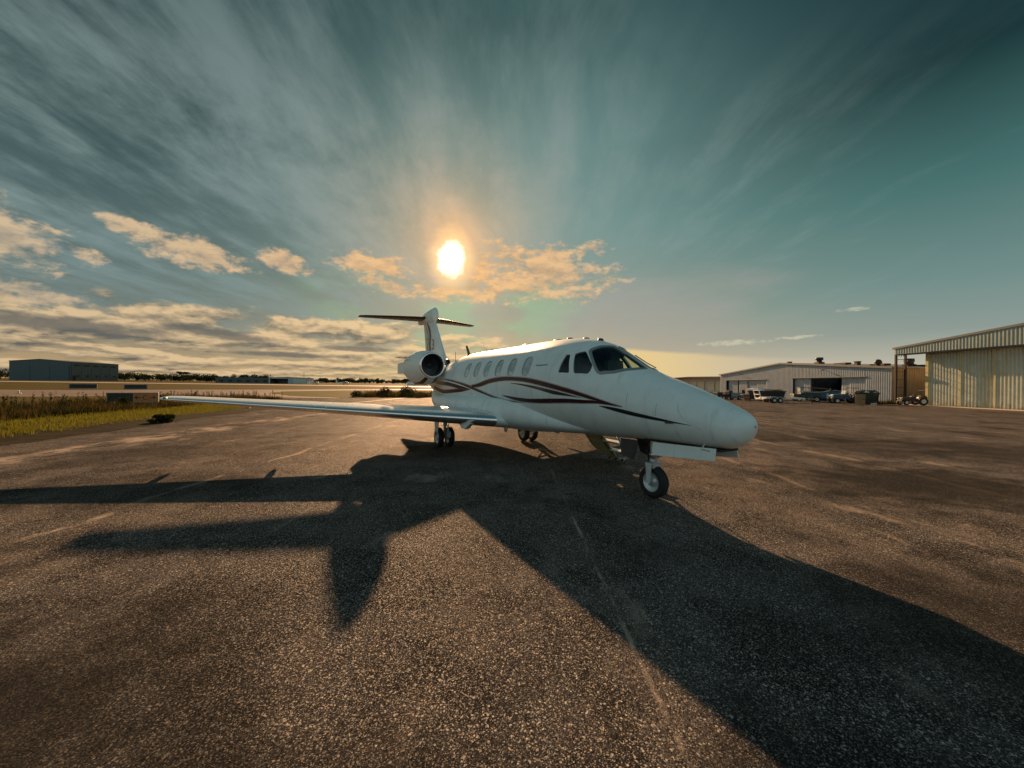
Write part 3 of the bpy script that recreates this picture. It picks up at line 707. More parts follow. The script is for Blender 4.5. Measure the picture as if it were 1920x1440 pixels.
# fin with bullet and tailplane
def build_tail():
    rings = []
    for z, le, te, th in ((2.30, 9.7, 12.9, .11), (2.60, 10.05, 12.98, .105), (3.2, 10.64, 13.11, .10), (4.0, 11.30, 13.32, .095), (4.6, 11.80, 13.48, .095)):
        c = te-le; rings.append([Vector((b/1.0, le+a, z)) for a, b in airfoil(c, th)])
    mb = MB(); mb.loft([r[::-1] for r in rings]); fin = mb.build('fin', M['paint'], jet)
    rings = []
    for s, zc, w, h in ((11.64, 4.80, .02, .05), (11.68, 4.80, .10, .22), (11.78, 4.80, .155, .31), (12.0, 4.79, .19, .32), (12.4, 4.80, .20, .30), (12.9, 4.80, .20, .27), (13.5, 4.77, .17, .20), (14.1, 4.75, .11, .12), (14.45, 4.75, .03, .03)):
        rings.append([Vector((w*math.cos(2*math.pi*i/24), s, zc+h*math.sin(2*math.pi*i/24))) for i in range(24)])
    mb = MB(); mb.loft([r[::-1] for r in rings]); mb.build('fin_bullet', M['paint'], jet)
    for sd in (1, -1):
        rings = []
        for t, le, z, c, th in ((.05, 12.45, 4.77, 1.45, .10), (1.2, 13.05, 4.80, 1.10, .10), (2.5, 13.78, 4.83, .74, .10), (2.78, 13.98, 4.835, .58, .07)):
            rings.append([Vector((-t*sd, le+a, z+b)) for a, b in airfoil(c, th)])
        mb = MB(); n = len(rings[0]); vs = [p for r in rings for p in r]; fs = []
        for j in range(len(rings)-1):
            for i in range(n):
                f = (j*n+i, j*n+(i+1) % n, (j+1)*n+(i+1) % n, (j+1)*n+i); fs.append(f if sd > 0 else f[::-1])
        mb.add(vs, fs, 0, True); mb.add(rings[-1], [tuple(range(n)) if sd > 0 else tuple(range(n))[::-1]])
        mb.build('tailplane', [M['boot']], jet)
    # painted scroll, rudder hinge line on the fin, laid on its skin
    FS = [(2.30, 9.7, 12.9, .11), (2.60, 10.05, 12.98, .105), (3.2, 10.64, 13.11, .10), (4.0, 11.30, 13.32, .095), (4.6, 11.80, 13.48, .095)]
    def finx(s_, z):
        i = max(i for i in range(4) if FS[i][0] <= z or i == 0); u = (z-FS[i][0])/(FS[i+1][0]-FS[i][0]); le, te, th = (FS[i][k]*(1-u)+FS[i+1][k]*u for k in (1, 2, 3))
        q = min(1, max(0, (s_-le)/(te-le))); return 5*th*(.2969*math.sqrt(q)-.126*q-.3516*q*q+.2843*q**3-.1036*q**4)*(te-le)*1.1
    def fin_strip(pts, w, name, m):
        for sd in (1, -1):
            L = smooth_line([(a, b*60) for a, b in pts], .06); L = [(a, b/60) for a, b in L]; mb = MB(); vs = []
            for i, (s_, z) in enumerate(L):
                a = L[max(0, i-1)]; b = L[min(len(L)-1, i+1)]; tx, tz = b[0]-a[0], b[1]-a[1]; l = math.hypot(tx, tz) or 1; ww = w*(math.sin(math.pi*min(1, (i+.6)/len(L)))**.6)
                for q in (1, -1):
                    A, B = s_-tz/l*ww*q, z+tx/l*ww*q; vs.append((-sd*(finx(A, B)+.004), A, B))
            mb.add(vs, [(2*i, 2*i+1, 2*i+3, 2*i+2) for i in range(len(L)-1)]); mb.build(name, m, fin)
    fin_strip([(12.75, 4.55), (12.35, 4.25), (12.15, 3.9), (12.2, 3.5), (12.0, 3.1), (11.5, 2.75)], .13, 'scroll_stripe', M['maroon'])
    fin_strip([(12.95, 4.45), (12.62, 4.1), (12.55, 3.75), (12.6, 3.35), (12.35, 2.95), (11.9, 2.65)], .085, 'scroll_stripe', M['black_paint'])
    fin_strip([(13.05, 4.58), (12.95, 4.0), (12.80, 3.4), (12.62, 2.7)], .014, 'rudder_hinge_line', M['black_paint'])
    fin_strip([(12.35, 3.78), (12.55, 3.80), (12.85, 3.84), (13.0, 3.85)], .03, 'scroll_stripe', M['black_paint'])
    # registration digit and scroll on the fin
    for sd in (1,):
        cu = bpy.data.curves.new('registration_digit', 'FONT'); cu.body = '3'; cu.size = .62; cu.extrude = .002; cu.align_x = 'CENTER'
        o = bpy.data.objects.new('registration_digit', cu); COL.objects.link(o)
        dg = bpy.context.evaluated_depsgraph_get(); me = bpy.data.meshes.new_from_object(o.evaluated_get(dg)); bpy.data.objects.remove(o)
        me.materials.clear(); me.materials.append(M['black_paint'])
        t = bpy.data.objects.new('registration_digit', me); COL.objects.link(t); t.parent = jet
        # text plane faces starboard (-x), reading direction towards the tail
        t.matrix_local = Matrix(((0, 0, -1, -.150), (-1, 0, 0, 11.62), (0, 1, 0, 3.28), (0, 0, 0, 1))) @ Matrix.Rotation(R(0), 4, 'Z')
    return fin
build_tail()
# aft equipment scoops and antennas on the back
mb = MB(); mb.lathe((-.12, 9.75, 2.66), (0, 1, 0), [(0, .085), (-.03, .10), (.1, .115), (.5, .12), (1.0, .06)], 14); mb.build('ram_air_scoop', M['metal'], jet)
def blade(s0, s1, z0, z1, rake, th, name, m, x=0):
    mb = MB(); mb.loft([[(x-.001, s0, z0), (x-th, s0+(s1-s0)*.4, z0), (x, s1, z0), (x+th, s0+(s1-s0)*.4, z0)], [(x-.001, s0+rake, z1), (x-th*.5, s0+rake+(s1-s0)*.3, z1), (x, s0+rake+(s1-s0)*.65, z1), (x+th*.5, s0+rake+(s1-s0)*.3, z1)]], sm=False); return mb.build(name, m, jet)
blade(7.72, 8.0, 2.74, 3.16, .36, .015, 'blade_antenna', M['dark_metal'])
blade(9.2, 9.27, 2.5, 3.02, .03, .006, 'whip_antenna', M['dark_metal'])
for s0, s1, h in ((3.87, 4.32, .035), (2.55, 2.9, .025), (2.2, 2.36, .03), (1.27, 1.36, .04), (1.68, 1.80, .02)):
    z = fus((s0+s1)/2, 0).z-.012
    mb = MB(); mb.loft([[(w*math.cos(a)*k, (s0+s1)/2+(s1-s0)/2*math.sin(a)*k, z+hh) for a in (2*math.pi*i/14 for i in range(14))] for k, hh, w in ((1, 0, .07), (.9, .012+h*.6, .07), (.6, .012+h, .07))]); mb.build('roof_antenna', M['dark_metal'], jet)
# engines
def engine(sd):
    c = Vector((-1.20*sd, 8.2, 2.445))
    nac = MB(); prof = [(.03, .432), (.10, .452), (.3, .492), (.6, .528), (1.0, .55), (1.5, .55), (2.0, .51), (2.5, .43), (2.95, .345)]
    n = 48
    c_, ax = c, Vector((0, 1, 0))
    vs, fs, mi = [], [], []
    for d, r in prof:
        k2 = 1+.24*max(0, min(1, d/.55))*max(0, min(1, (3.1-d)/1.3))
        for i in range(n):
            a = 2*math.pi*i/n; ca, sa = math.cos(a), math.sin(a); vs.append(c+Vector((sa*r*(1), d, ca*r*(k2 if ca < 0 else 1))))
    for j in range(len(prof)-1):
        for i in range(n):
            fs.append((j*n+i, (j+1)*n+i, (j+1)*n+(i+1) % n, j*n+(i+1) % n)); a = 360*(i+.5)/n
            mi.append(1 if (152 < a < 163 or 197 < a < 208) and 0 < j < 6 else (2 if (163 <= a <= 166 or 194 <= a <= 197) and 0 < j < 6 else 0))
    nac.v, nac.f, nac.m, nac.s = vs, fs, mi, [True]*len(fs)
    e = nac.build('engine_nacelle', [M['paint'], M['maroon'], M['silver_paint']], jet)
    mb = MB(); mb.lathe(c, (0, 1, 0), [(.06, .442), (.02, .436), (-.02, .420), (-.03, .402), (-.02, .384), (.02, .368), (.08, .358)], 48); mb.build('inlet_lip', M['chrome'], e)
    mb = MB(); mb.lathe(c, (0, 1, 0), [(.08, .358), (.3, .355), (.62, .35), (.62, .0)], 40); mb.build('inlet_duct', M['dark_metal'], e)
    mb = MB()
    for i in range(22):
        a = 2*math.pi*i/22; u = Vector((math.sin(a), 0, math.cos(a))); w = Vector((math.cos(a), 0, -math.sin(a)))
        p0, p1 = c+u*.09+Vector((0, .42, 0)), c+u*.345+Vector((0, .42, 0))
        mb.add([p0-w*.02, p0+w*.02+Vector((0, .06, 0)), p1+w*.045+Vector((0, .05, 0)), p1-w*.045-Vector((0, .02, 0))], [(0, 1, 2, 3)])
    mb.lathe(c, (0, 1, 0), [(.26, .002), (.30, .04), (.38, .08), (.44, .095)], 20); mb.build('engine_fan', M['metal'], e)
    mb = MB(); mb.lathe(c, (0, 1, 0), [(2.6, .33), (2.96, .345), (3.06, .33), (3.0, .30), (2.6, .28), (2.6, 0)], 36); mb.build('exhaust_nozzle', M['metal'], e)
    mb = MB(); mb.box(tuple(c+Vector((-.42*sd, 2.35, -.05))), (.22, 1.0, .40)); mb.build('thrust_reverser_fairing', M['paint'], e)
    mb = MB(); mb.prism([c+Vector((-.50*sd, 1.0, .28)), c+Vector((-.47*sd, 2.2, .30)), c+Vector((-.78*sd, 2.15, .33))], (0, 0, .012)); mb.build('nacelle_strake', M['dark_metal'], e)
    rings = []
    for x in (-.50, -.85, -1.0):
        rings.append([Vector((x*sd, 8.85+a, 2.40+b)) for a, b in airfoil(2.5, .10)])
    mb = MB(); mb.loft(rings if sd > 0 else [r[::-1] for r in rings]); mb.build('engine_pylon', M['paint'], jet)
for sd in (1, -1): engine(sd)
# undercarriage
def wheel(c, r, w, parent, ax=(1, 0, 0)):
    a = Vector(ax); mb = MB()
    mb.lathe(c, ax, [(-w*.30, r*.56), (-w*.46, r*.62), (-w*.5, r*.78), (-w*.44, r*.92), (-w*.25, r*.995), (-w*.10, r), (-w*.08, r*.985), (-w*.04, r*.985), (-w*.02, r), (w*.02, r), (w*.04, r*.985), (w*.08, r*.985), (w*.10, r), (w*.25, r*.995), (w*.44, r*.92), (w*.5, r*.78), (w*.46, r*.62), (w*.30, r*.56)], 40)
    t = mb.build('tyre', M['rubber'], parent)
    mb = MB(); mb.lathe(c, ax, [(-w*.44, r*.60), (-w*.40, r*.585), (-w*.36, r*.50), (-w*.18, r*.42), (-w*.16, r*.30), (-w*.34, r*.24), (-w*.36, .002)], 32)
    mb.lathe(c, ax, [(w*.36, .002), (w*.34, r*.24), (w*.16, r*.30), (w*.18, r*.42), (w*.36, r*.50), (w*.40, r*.585), (w*.44, r*.60)], 32)
    mb.lathe(c, ax, [(-w*.3, r*.56), (w*.3, r*.56)], 32)
    for k in range(8):
        an = 2*math.pi*k/8; b = Vector((0, math.cos(an), math.sin(an)))
        for e in (-1, 1): mb.tube(Vector(c)+a*(w*.16*e)+b*r*.36, Vector(c)+a*(w*.24*e)+b*r*.36, r*.035, None, 6)
    mb.build('rim', M['rim'], parent)
M['rim'] = mat('wheel_rim', (.50, .53, .54), .35, .4)
M['gearpaint'] = mat('gear_paint', (.52, .55, .55), .35, .1)
def nose_gear():
    mb = MB(); mb.tube((0, .02, 1.05), (0, .0, .62), .055); mb.tube((0, 0, .66), (0, -.005, .52), .036)
    mb.box((0, .0, .53), (.17, .14, .07)); mb.tube((0, .0, .60), (0, 0, .64), .075, .06)
    g = mb.build('nose_gear_leg', M['gearpaint'], jet)
    mb = MB()
    for sx in (-1, 1):
        mb.prism([(sx*.112, -.05, .56), (sx*.112, .055, .56), (sx*.112, .045, .40), (sx*.112, .03, .255), (sx*.112, -.03, .255), (sx*.112, -.045, .40)], (sx*.022, 0, 0))
    mb.box((0, 0, .565), (.27, .12, .035)); mb.build('wheel_fork', M['gearpaint'], g)
    wheel((0, 0, .266), .266, .16, g)
    mb = MB(); mb.path([(0, .05, .95), (0, .16, .76), (0, .06, .58)], .018, 6); mb.tube((.0, .06, .9), (0, .75, .98), .024); mb.tube((.05, .05, .86), (.05, .55, .98), .014); mb.build('drag_brace', M['dark_metal'], g)
    mb = MB(); mb.lathe((-.10, -.07, .72), (0, -1, -.05), [(-.06, .03), (0, .06), (.02, .062), (.021, .0)], 16); mb.build('taxi_light', M['metal'], g)
    mb = MB(); mb.path([(-.05, .03, .95), (-.085, .06, .8), (-.07, .05, .62), (-.11, .04, .5), (-.12, .03, .33)], .008, 5); mb.build('brake_hose', M['rubber'], g)
    for sd in (1, -1):
        mb = MB(); mb.prism([(-.25*sd, -.19, .955), (-.25*sd, -1.23, 1.005), (-.275*sd, -1.23, .845), (-.275*sd, -.19, .755)], (.018*sd, 0, 0)); mb.build('nose_gear_door', M['paint'], jet)
        mb = MB(); mb.tube((-.25*sd, -1.03, .99), (-.20*sd, -1.05, 1.05), .012); mb.tube((-.25*sd, -1.03, .97), (-.25*sd, -1.16, .96), .01); mb.build('door_hinge', M['metal'], jet)
        mb = MB(); mb.prism([(-.20*sd, .16, .93), (-.20*sd, .55, .92), (-.24*sd, .50, .66), (-.24*sd, .22, .60)], (.015*sd, 0, 0)); mb.build('nose_gear_door', M['dark_metal'], jet)
    mb = MB(); mb.box((0, -.62, .975), (.40, 1.3, .03)); mb.build('gear_bay', M['black'], jet)
nose_gear()
def main_gear(sd):
    x = -1.42*sd
    mb = MB(); mb.tube((x, 6.15, 1.05), (x, 6.25, .62), .06); mb.tube((x, 6.25, .64), (x, 6.28, .30), .042); mb.tube((x-.2, 6.3, .285), (x+.2, 6.3, .285), .035)
    mb.path([(x, 6.0, .66), (x, 5.98, .48), (x, 6.22, .34)], .024, 6)
    g = mb.build('main_gear_leg', M['gearpaint'], jet)
    for o in (-.16, .16): wheel((x+o, 6.3, .282), .282, .15, g)
    mb = MB(); mb.prism([(x-.235*sd*1.0, 6.10, .98), (x-.235*sd, 6.50, .98), (x-.25*sd, 6.44, .46), (x-.25*sd, 6.18, .42)], (.018*sd, 0, 0)); mb.build('main_gear_door', M['paint'], jet)
    mb = MB(); mb.tube((x, 6.15, .86), (x+.65*sd, 6.0, .93), .026); mb.tube((x, 6.22, .70), (x+.4*sd, 6.1, .92), .018); mb.build('side_brace', M['dark_metal'], g)
    mb = MB(); mb.path([(x+.03, 6.18, .9), (x+.07, 6.12, .7), (x+.05, 6.15, .5), (x+.08, 6.25, .33)], .01, 5); mb.build('brake_hose', M['rubber'], g)
    mb = MB(); mb.prism([(x-.02, 6.02, .30), (x+.09, 6.02, .30), (x+.09, 6.0, .45), (x+.035, 6.0, .50), (x-.02, 6.0, .45)], (0, .02, 0)); mb.build('torque_link', M['gearpaint'], g)
for sd in (1, -1): main_gear(sd)
# airstair door lowered on the port side: rounded curved panel hanging outboard, steps on its upper face
def airstair():
    s0, hw = 2.42, .56
    def P(a, b, off):       # a along the door (0 hinge..1 outer end), b across (-1..1)
        L = 1.22; ang = R(49); x = .78+math.cos(ang)*L*a; z = 1.02-math.sin(ang)*L*a*1.05-.10*math.sin(math.pi*a)*.9
        n = Vector((-math.sin(ang), 0, -math.cos(ang))); return Vector((x, s0+b*hw, z))+n*off
    NA, NB = 20, 20
    def wd(a): return 1.0 if a < .5 else math.sqrt(max(0.0, 1-((a-.5)/.5)**2))*.98+.02
    outer = [[P(i/NA, (j/NB*.96+.04)*wd(i/NA), .0) for j in range(NB+1)] for i in range(NA+1)]
    inner = [[P(i/NA, (j/NB*.96+.04)*wd(i/NA), -.07) for j in range(NB+1)] for i in range(NA+1)]
    mb = MB(); mb.loft(outer, closed=False, caps=False); mb.loft([r[::-1] for r in inner], closed=False, caps=False)
    mb.path([P(0, .04, -.03), P(.95, .04, -.03)], .02, 6)
    d = mb.build('airstair_door', [M['olive_panel']], jet)
    edge = [(i/NA, -1) for i in range(NA+1)]+[(i/NA, 1) for i in range(NA, -1, -1)]
    mb = MB(); mb.path([P(a, b*wd(a), -.03) for a, b in edge], .032, 8); mb.build('door_rim', M['gearpaint'], d)
    for k in range(3):
        a = .2+.27*k; mb = MB(); mb.box(tuple(P(a, -.02, -.10)), (.24, .92*wd(a), .035)); mb.build('stair_tread', M['gearpaint'], d)
    for sx in (-1, 1):
        mb = MB(); mb.path([P(.85, sx*.5, -.05), Vector((.80, s0+sx*.5, 1.75))], .008, 6); mb.build('support_cable', M['dark_metal'], d)
    for b in (-.35, 0, .35):
        mb = MB(); mb.tube(P(.93, b, -.02), P(.93, b, .05), .02); mb.build('rubber_foot', M['rubber'], d)
airstair()
mb = MB(); mb.prism([(.08, 2.65, .86), (.08, 2.95, .86), (.08, 2.9, .72), (.08, 2.74, .72)], (-.02, 0, 0)); mb.build('belly_antenna', M['paint'], jet)
mb = MB(); mb.prism([(-.05, 4.9, .69), (-.05, 5.2, .69), (-.05, 5.15, .50), (-.05, 5.02, .50)], (-.015, 0, 0)); mb.build('belly_antenna', M['paint'], jet)
mb = MB(); mb.lathe((0, 4.4, .68), (0, 0, -1), [(0, .06), (.05, .055), (.09, .03), (.1, .002)], 14); mb.build('beacon_light', M['navglass'], jet)

# ------------------------------------------------------------------ hangars on the right
def cwall(mb, p0, p1, zb, zt, pitch=.30, depth=.045, mi=0):
    """corrugated sheet wall from p0 to p1; the ribs stand out to the right of the walking direction; zb, zt numbers or f(distance)"""
    p0, p1 = Vector((*p0, 0)), Vector((*p1, 0)); L = (p1-p0).length; d = (p1-p0)/L; nr = Vector((d.y, -d.x, 0))
    fz = lambda f, a: f(a) if callable(f) else f
    xs = [(0, 0)]; a = 0
    while a < L-.01:
        for q, o in ((.30, 0), (.42, 1), (.78, 1), (.90, 0), (1.0, 0)):
            xs.append((min(L, a+q*pitch), o))
        a += pitch
    vs, fs = [], []
    for a, o in xs:
        b = p0+d*a+nr*(depth*o); vs += [(b.x, b.y, fz(zb, a)), (b.x, b.y, fz(zt, a))]
    for i in range(len(xs)-1): fs.append((2*i, 2*i+2, 2*i+3, 2*i+1))
    mb.add(vs, fs, mi); return mb
def sheet_mat(name, col, rust=.3, tint=(.30, .24, .10)):
    m = mat(name, col, .45, .25, noise_amt=.10, nscale=1.2); nt = m.node_tree; b = nt.nodes['Principled BSDF']
    tc = nt.nodes.new('ShaderNodeTexCoord'); P = V(nt, tc.outputs['Object']); x, y, z = sep(nt, P)
    st = noise(nt, vec(nt, x*2.2, y*2.2, z*.12), 1.0, 5, .62); lo = noise(nt, vec(nt, x*3, y*3, z*.9), 1.0, 4)
    src = b.inputs['Base Color'].links[0].from_socket
    c = mix(nt, st.ss(.50, .72)*rust, V(nt, src), tint)
    c = mix(nt, (lo+z*-.28).ss(.34, .58)*rust*1.6, c, (.20, .13, .07)); nt.links.new(c.sk, b.inputs['Base Color']); return m
M['sheet_grey'] = sheet_mat('grey_sheet_metal', (.37, .41, .44), .14)
M['sheet_pale'] = sheet_mat('pale_green_sheet_metal', (.50, .54, .46), .35, (.46, .38, .14))
M['sheet_tan'] = sheet_mat('tan_sheet_metal', (.34, .29, .19), .2)
M['sheet_blue'] = sheet_mat('blue_grey_sheet_metal', (.065, .095, .105), .05)
M['roof'] = sheet_mat('roof_sheet', (.26, .28, .27), .2)
M['steel'] = mat('dark_steel', (.030, .022, .018), .6, .2)
M['fascia'] = sheet_mat('fascia_sheet', (.36, .42, .38), .25, (.22, .2, .1))
M['flash'] = mat('flashing', (.12, .14, .14), .5, .2)
FX = 47.5
def small_hangar():
    t = thing('maintenance_hangar', 'low grey corrugated hangar with a shallow gable, one sliding door open on a dark interior', 'hangar', (FX, 67.85, 0))
    Y0, Y1, ZE, ZR = -19.75, 19.75, 4.45, 6.0
    zr = lambda y: ZE+(ZR-ZE)*(1-abs(y)/19.75)
    # facade walks from +y (far) to -y (near): ribs to the -x side
    mb = MB(); ops = [(17.35, 3.95, 3.20), (-2.85, -16.2, 3.35)]
    W0 = [(Y1, 17.35), (3.95, -2.85), (-16.2, Y0)]
    for a, b in W0: cwall(mb, (0, a), (0, b), 0, lambda d, a=a: zr(a-d))
    for a, b, z in ops: cwall(mb, (0, a), (0, b), z, lambda d, a=a: zr(a-d))
    mb.build('front_wall', M['sheet_grey'], t)
    mb = MB(); cwall(mb, (0, Y0), (28, Y0), 0, ZE); mb.build('side_wall', M['sheet_tan'], t)
    mb = MB(); cwall(mb, (28, Y0), (28, Y1), 0, ZE, 1.2); cwall(mb, (28, Y1), (0, Y1), 0, ZE, 1.2); mb.add([(.3, Y0+.3, .01), (27.8, Y0+.3, .01), (27.8, Y1-.3, .01), (.3, Y1-.3, .01)], [(0, 1, 2, 3)]); mb.build('rear_wall', M['sheet_grey'], t)
    mb = MB()
    for sg in (-1, 1):
        mb.prism([(-.25, sg*20.0, ZE+.0), (28.2, sg*20.0, ZE), (28.2, sg*.0, ZR+.03), (-.25, 0, ZR+.03)], (0, 0, .12))
    mb.build('roof', M['roof'], t)
    mb = MB()
    for sg in (-1, 1): mb.prism([(-.30, sg*20.05, ZE-.10), (-.30, sg*20.05, ZE+.16), (-.30, 0, ZR+.18), (-.30, 0, ZR-.08)], (.045, 0, 0))
    mb.build('gable_flashing', M['flash'], t)
    # sliding door leaves
    for a, b, x in ((16.9, 13.4, .30), (12.9, 10.0, .22), (10.0, 7.0, .32), (7.0, 3.95, .22)):
        mb = MB(); cwall(mb, (x, a), (x, b), .05, 3.2, .34, .03); mb.box((x+.05, a-.04, 1.6), (.06, .08, 3.1), mi=1); mb.build('sliding_door', [M['sheet_grey'], M['flash']], t)
    for a, b, x in ((-2.85, -6.4, .30), (-12.1, -13.5, .32), (-13.5, -16.1, .22)):
        mb = MB(); cwall(mb, (x, a), (x, b), .05, 3.33, .34, .03); mb.box((x+.05, a-.04, 1.6), (.06, .08, 3.2), mi=1); mb.build('sliding_door', [M['sheet_grey'], M['flash']], t)
    mb = MB()
    for a, b, z in ops: mb.box((-.10, (a+b)/2, z+.06), (.14, a-b+.4, .12))
    mb.build('door_track', M['flash'], t)
    for y, z in ((11.4, 4.35), (-9.5, 4.52)):
        mb = MB(); mb.tube((-.04, y, z), (-.42, y, z+.06), .03); mb.lathe((-.42, y, z+.08), (-.3, 0, -1), [(-.05, .03), (.02, .12), (.10, .16), (.10, .0)], 12); mb.build('wall_lamp', M['steel'], t)
    def roofz(y): return zr(y)+.12
    for y, x, k in ((2.2, 3, 's'), (-4.6, 3, 'L'), (-9.0, 3, 'f'), (-11.6, 3, 's'), (-14.0, 4, 'f'), (-15.3, 2.5, 'b'), (-16.0, 6, 'L'), (-17.6, 6.5, 'f'), (-18.0, 4, 'b'), (-18.8, 7.5, 's'), (-19.2, 9.6, 'b'), (-19.0, 12.4, 'f')):
        z = roofz(y); mb = MB()
        if k == 's': mb.box((x, y, z+.25), (.55, .55, .5)); mb.box((x, y, z+.54), (.66, .66, .08))
        elif k == 'L': mb.box((x, y, z+.15), (1.0, 1.0, .3)); mb.lathe((x, y, z+.3), (0, 0, 1), [(0, .38), (.3, .36), (.32, .55), (.75, .52), (.78, .0)], 14)
        elif k == 'b': mb.lathe((x, y, z), (0, 0, 1), [(0, .25), (.3, .25), (.34, .42), (.62, .40), (.85, .25), (.92, 0)], 14)
        else: mb.box((x, y, z+.14), (.9, 2.2, .28))
        mb.build('roof_vent', M['steel'], t)
    return t
small_hangar()
def big_hangar():
    t = thing('aircraft_hangar', 'tall pale green corrugated hangar with a deep overhanging fascia above huge sliding doors', 'hangar', (46.5, 20, 0))
    S = .0966; zr = lambda y: 9.22-S*abs(y)
    mb = MB(); cwall(mb, (0, 26.8), (0, -27), 6.03, lambda d: zr(26.8-d), .30, .05); mb.build('fascia', M['fascia'], t)
    mb = MB()
    for sg in (1, -1): mb.prism([(-.12, sg*26.95, zr(26.95)-.02), (-.12, sg*26.95, zr(26.95)+.20), (-.12, 0, 9.42), (-.12, 0, 9.20)], (.06, 0, 0))
    mb.build('roof_trim', M['flash'], t)
    mb = MB()
    for sg in (1, -1):
        mb.prism([(.05, sg*26.8, zr(26.8)), (1.6, sg*26.8, zr(26.8)), (1.6, 0, 9.22), (.05, 0, 9.22)], (0, 0, .12))
        mb.prism([(1.6, sg*24.5, zr(24.5)), (42, sg*24.5, zr(24.5)), (42, 0, 9.22), (1.6, 0, 9.22)], (0, 0, .12))
    mb.build('roof', M['roof'], t)
    mb = MB(); mb.box((.75, 0, 5.98), (1.45, 53.6, .09)); mb.build('overhang_soffit', M['flash'], t)
    y = 24.3; k = 0; xs = [1.62, 1.42, 1.22, 1.02, .82, .62]
    for yb in (21.1, 18.0, 14.7, 11.3, 7.9, 4.5, 1.1, -2.3, -5.7, -9.1, -12.5, -15.9, -19.3, -22.6):
        x = xs[k] if k < 6 else xs[11-k] if k < 12 else 1.62; w = y-yb
        mb = MB(); cwall(mb, (x, y), (x, yb-.1), .04, 5.92, .30, .06); mb.box((x-.03, y-.06, 2.98), (.16, .16, 5.86), mi=1); mb.build('sliding_door', [M['sheet_pale'], M['door_edge']], t); y = yb; k += 1
    mb = MB(); mb.box((1.66, 24.5, 3.0), (.35, .35, 5.9)); mb.box((1.66, -22.9, 3.0), (.35, .35, 5.9)); mb.build('corner_post', M['door_edge'], t)
    mb = MB(); cwall(mb, (1.85, 24.5), (42, 24.5), 0, zr(24.5)); cwall(mb, (42, 24.5), (42, -24.5), 0, 7, 1.2); cwall(mb, (42, -24.5), (1.85, -24.5), 0, zr(24.5), 1.2); mb.build('side_wall', M['sheet_tan'], t)
    mb = MB(); mb.box((.15, 26.75, 3.0), (.20, .20, 6.0)); mb.box((1.55, 27.0, 3.0), (.20, .20, 6.0))
    for z in (1.1, 2.0, 2.95, 3.9, 4.6, 5.4): mb.tube((.15, 26.75, z), (1.55, 27.0, z), .03, None, 6)
    for i in range(4): mb.box((.3+.3*i, 26.85, 5.88), (.10, .10, .18))
    mb.build('track_support_frame', M['steel'], t)
    return t
M['door_edge'] = sheet_mat('door_edge_trim', (.52, .48, .26), .4, (.5, .4, .12))
big_hangar()
def shed(name, label, loc, rz, L, W, H, rise, wallm, roofm, openings=(), cat='building', over=.4, canopy=0):
    """gable shed, front face along local x at y=0, depth +y"""
    t = thing(name, label, cat, loc, rz); mb = MB(); zr = lambda x: H+rise*(1-abs(x)/(L/2))
    xs = sorted([-L/2, L/2]+[o for q in openings for o in q[:2]])
    for a, b in zip(xs, xs[1:]):
        op = next((q for q in openings if q[0] <= a+.01 and q[1] >= b-.01), None)
        pts = [a]+([0] if a < 0 < b else [])+[b]
        for c, d in zip(pts, pts[1:]): mb.add([(c, 0, op[2] if op else 0), (d, 0, op[2] if op else 0), (d, 0, zr(d)), (c, 0, zr(c))], [(0, 1, 2, 3)])
    mb.add([(L/2, 0, 0), (L/2, W, 0), (L/2, W, H), (L/2, 0, H)], [(0, 1, 2, 3)]); mb.add([(-L/2, 0, 0), (-L/2, 0, H), (-L/2, W, H), (-L/2, W, 0)], [(0, 1, 2, 3)])
    mb.add([(-L/2, W, 0), (-L/2, W, H), (0, W, H+rise), (L/2, W, H), (L/2, W, 0)], [(0, 1, 2, 3, 4)]); mb.build('wall', wallm, t)
    mb = MB()
    for sg in (1, -1): mb.prism([(sg*(L/2+over), -over-canopy, H-.02), (sg*(L/2+over), W+over, H-.02), (0, W+over, H+rise+.02), (0, -over-canopy, H+rise+.02)], (0, 0, .22))
    mb.build('roof', roofm, t)
    return t
# low hangar behind, mostly hidden by the jet's nose
far = shed('low_hangar', 'long low pale hangar with a dark flat canopy roof behind the nose of the jet', (60, 124, 0), R(-90), 40, 22, 4.4, .25, M['sheet_grey'], M['steel'], [], 'hangar', .5, 3.0)
for x in (-14, -9, -3, 2, 8, 13):
    mb = MB(); mb.box((x, -.06, 1.7), (4.2, .08, 3.4)); mb.build('sliding_door', M['sheet_pale'], far)
# the long dark hangar across the runway
lh = shed('dark_hangar', 'huge blue-grey gabled hangar standing alone across the runway', (-401.3, 326.9, 0), R(8), 45, 47, 16.2, 1.9, M['sheet_blue'], M['flash'], [], 'hangar', .5)
for k, x in enumerate((-18, -10.8, -3.6, 3.6, 10.8, 18)):
    mb = MB(); mb.box((x, -.15-.12*(k % 2), 6.4), (7.1, .12, 12.8)); mb.build('sliding_door', M['sheet_blue'], lh)
for k in range(5):
    mb = MB(); mb.box((22.56, 5.5+k*9, 13.4), (.12, 5, 1.3)); mb.build('high_window', M['steel'], lh)
    mb = MB(); mb.box((22.6, 1.2+k*9.2, 8), (.18, .5, 16)); mb.build('wall_pilaster', M['flash'], lh)
    mb = MB(); mb.box((22.58, 6.5+k*9, 4.2), (.14, 2, 1.6)); mb.build('window', M['steel'], lh)
mb = MB(); mb.box((22.62, 3.2, 2.2), (.16, 3, 4.4)); mb.build('side_door', M['black'], lh)
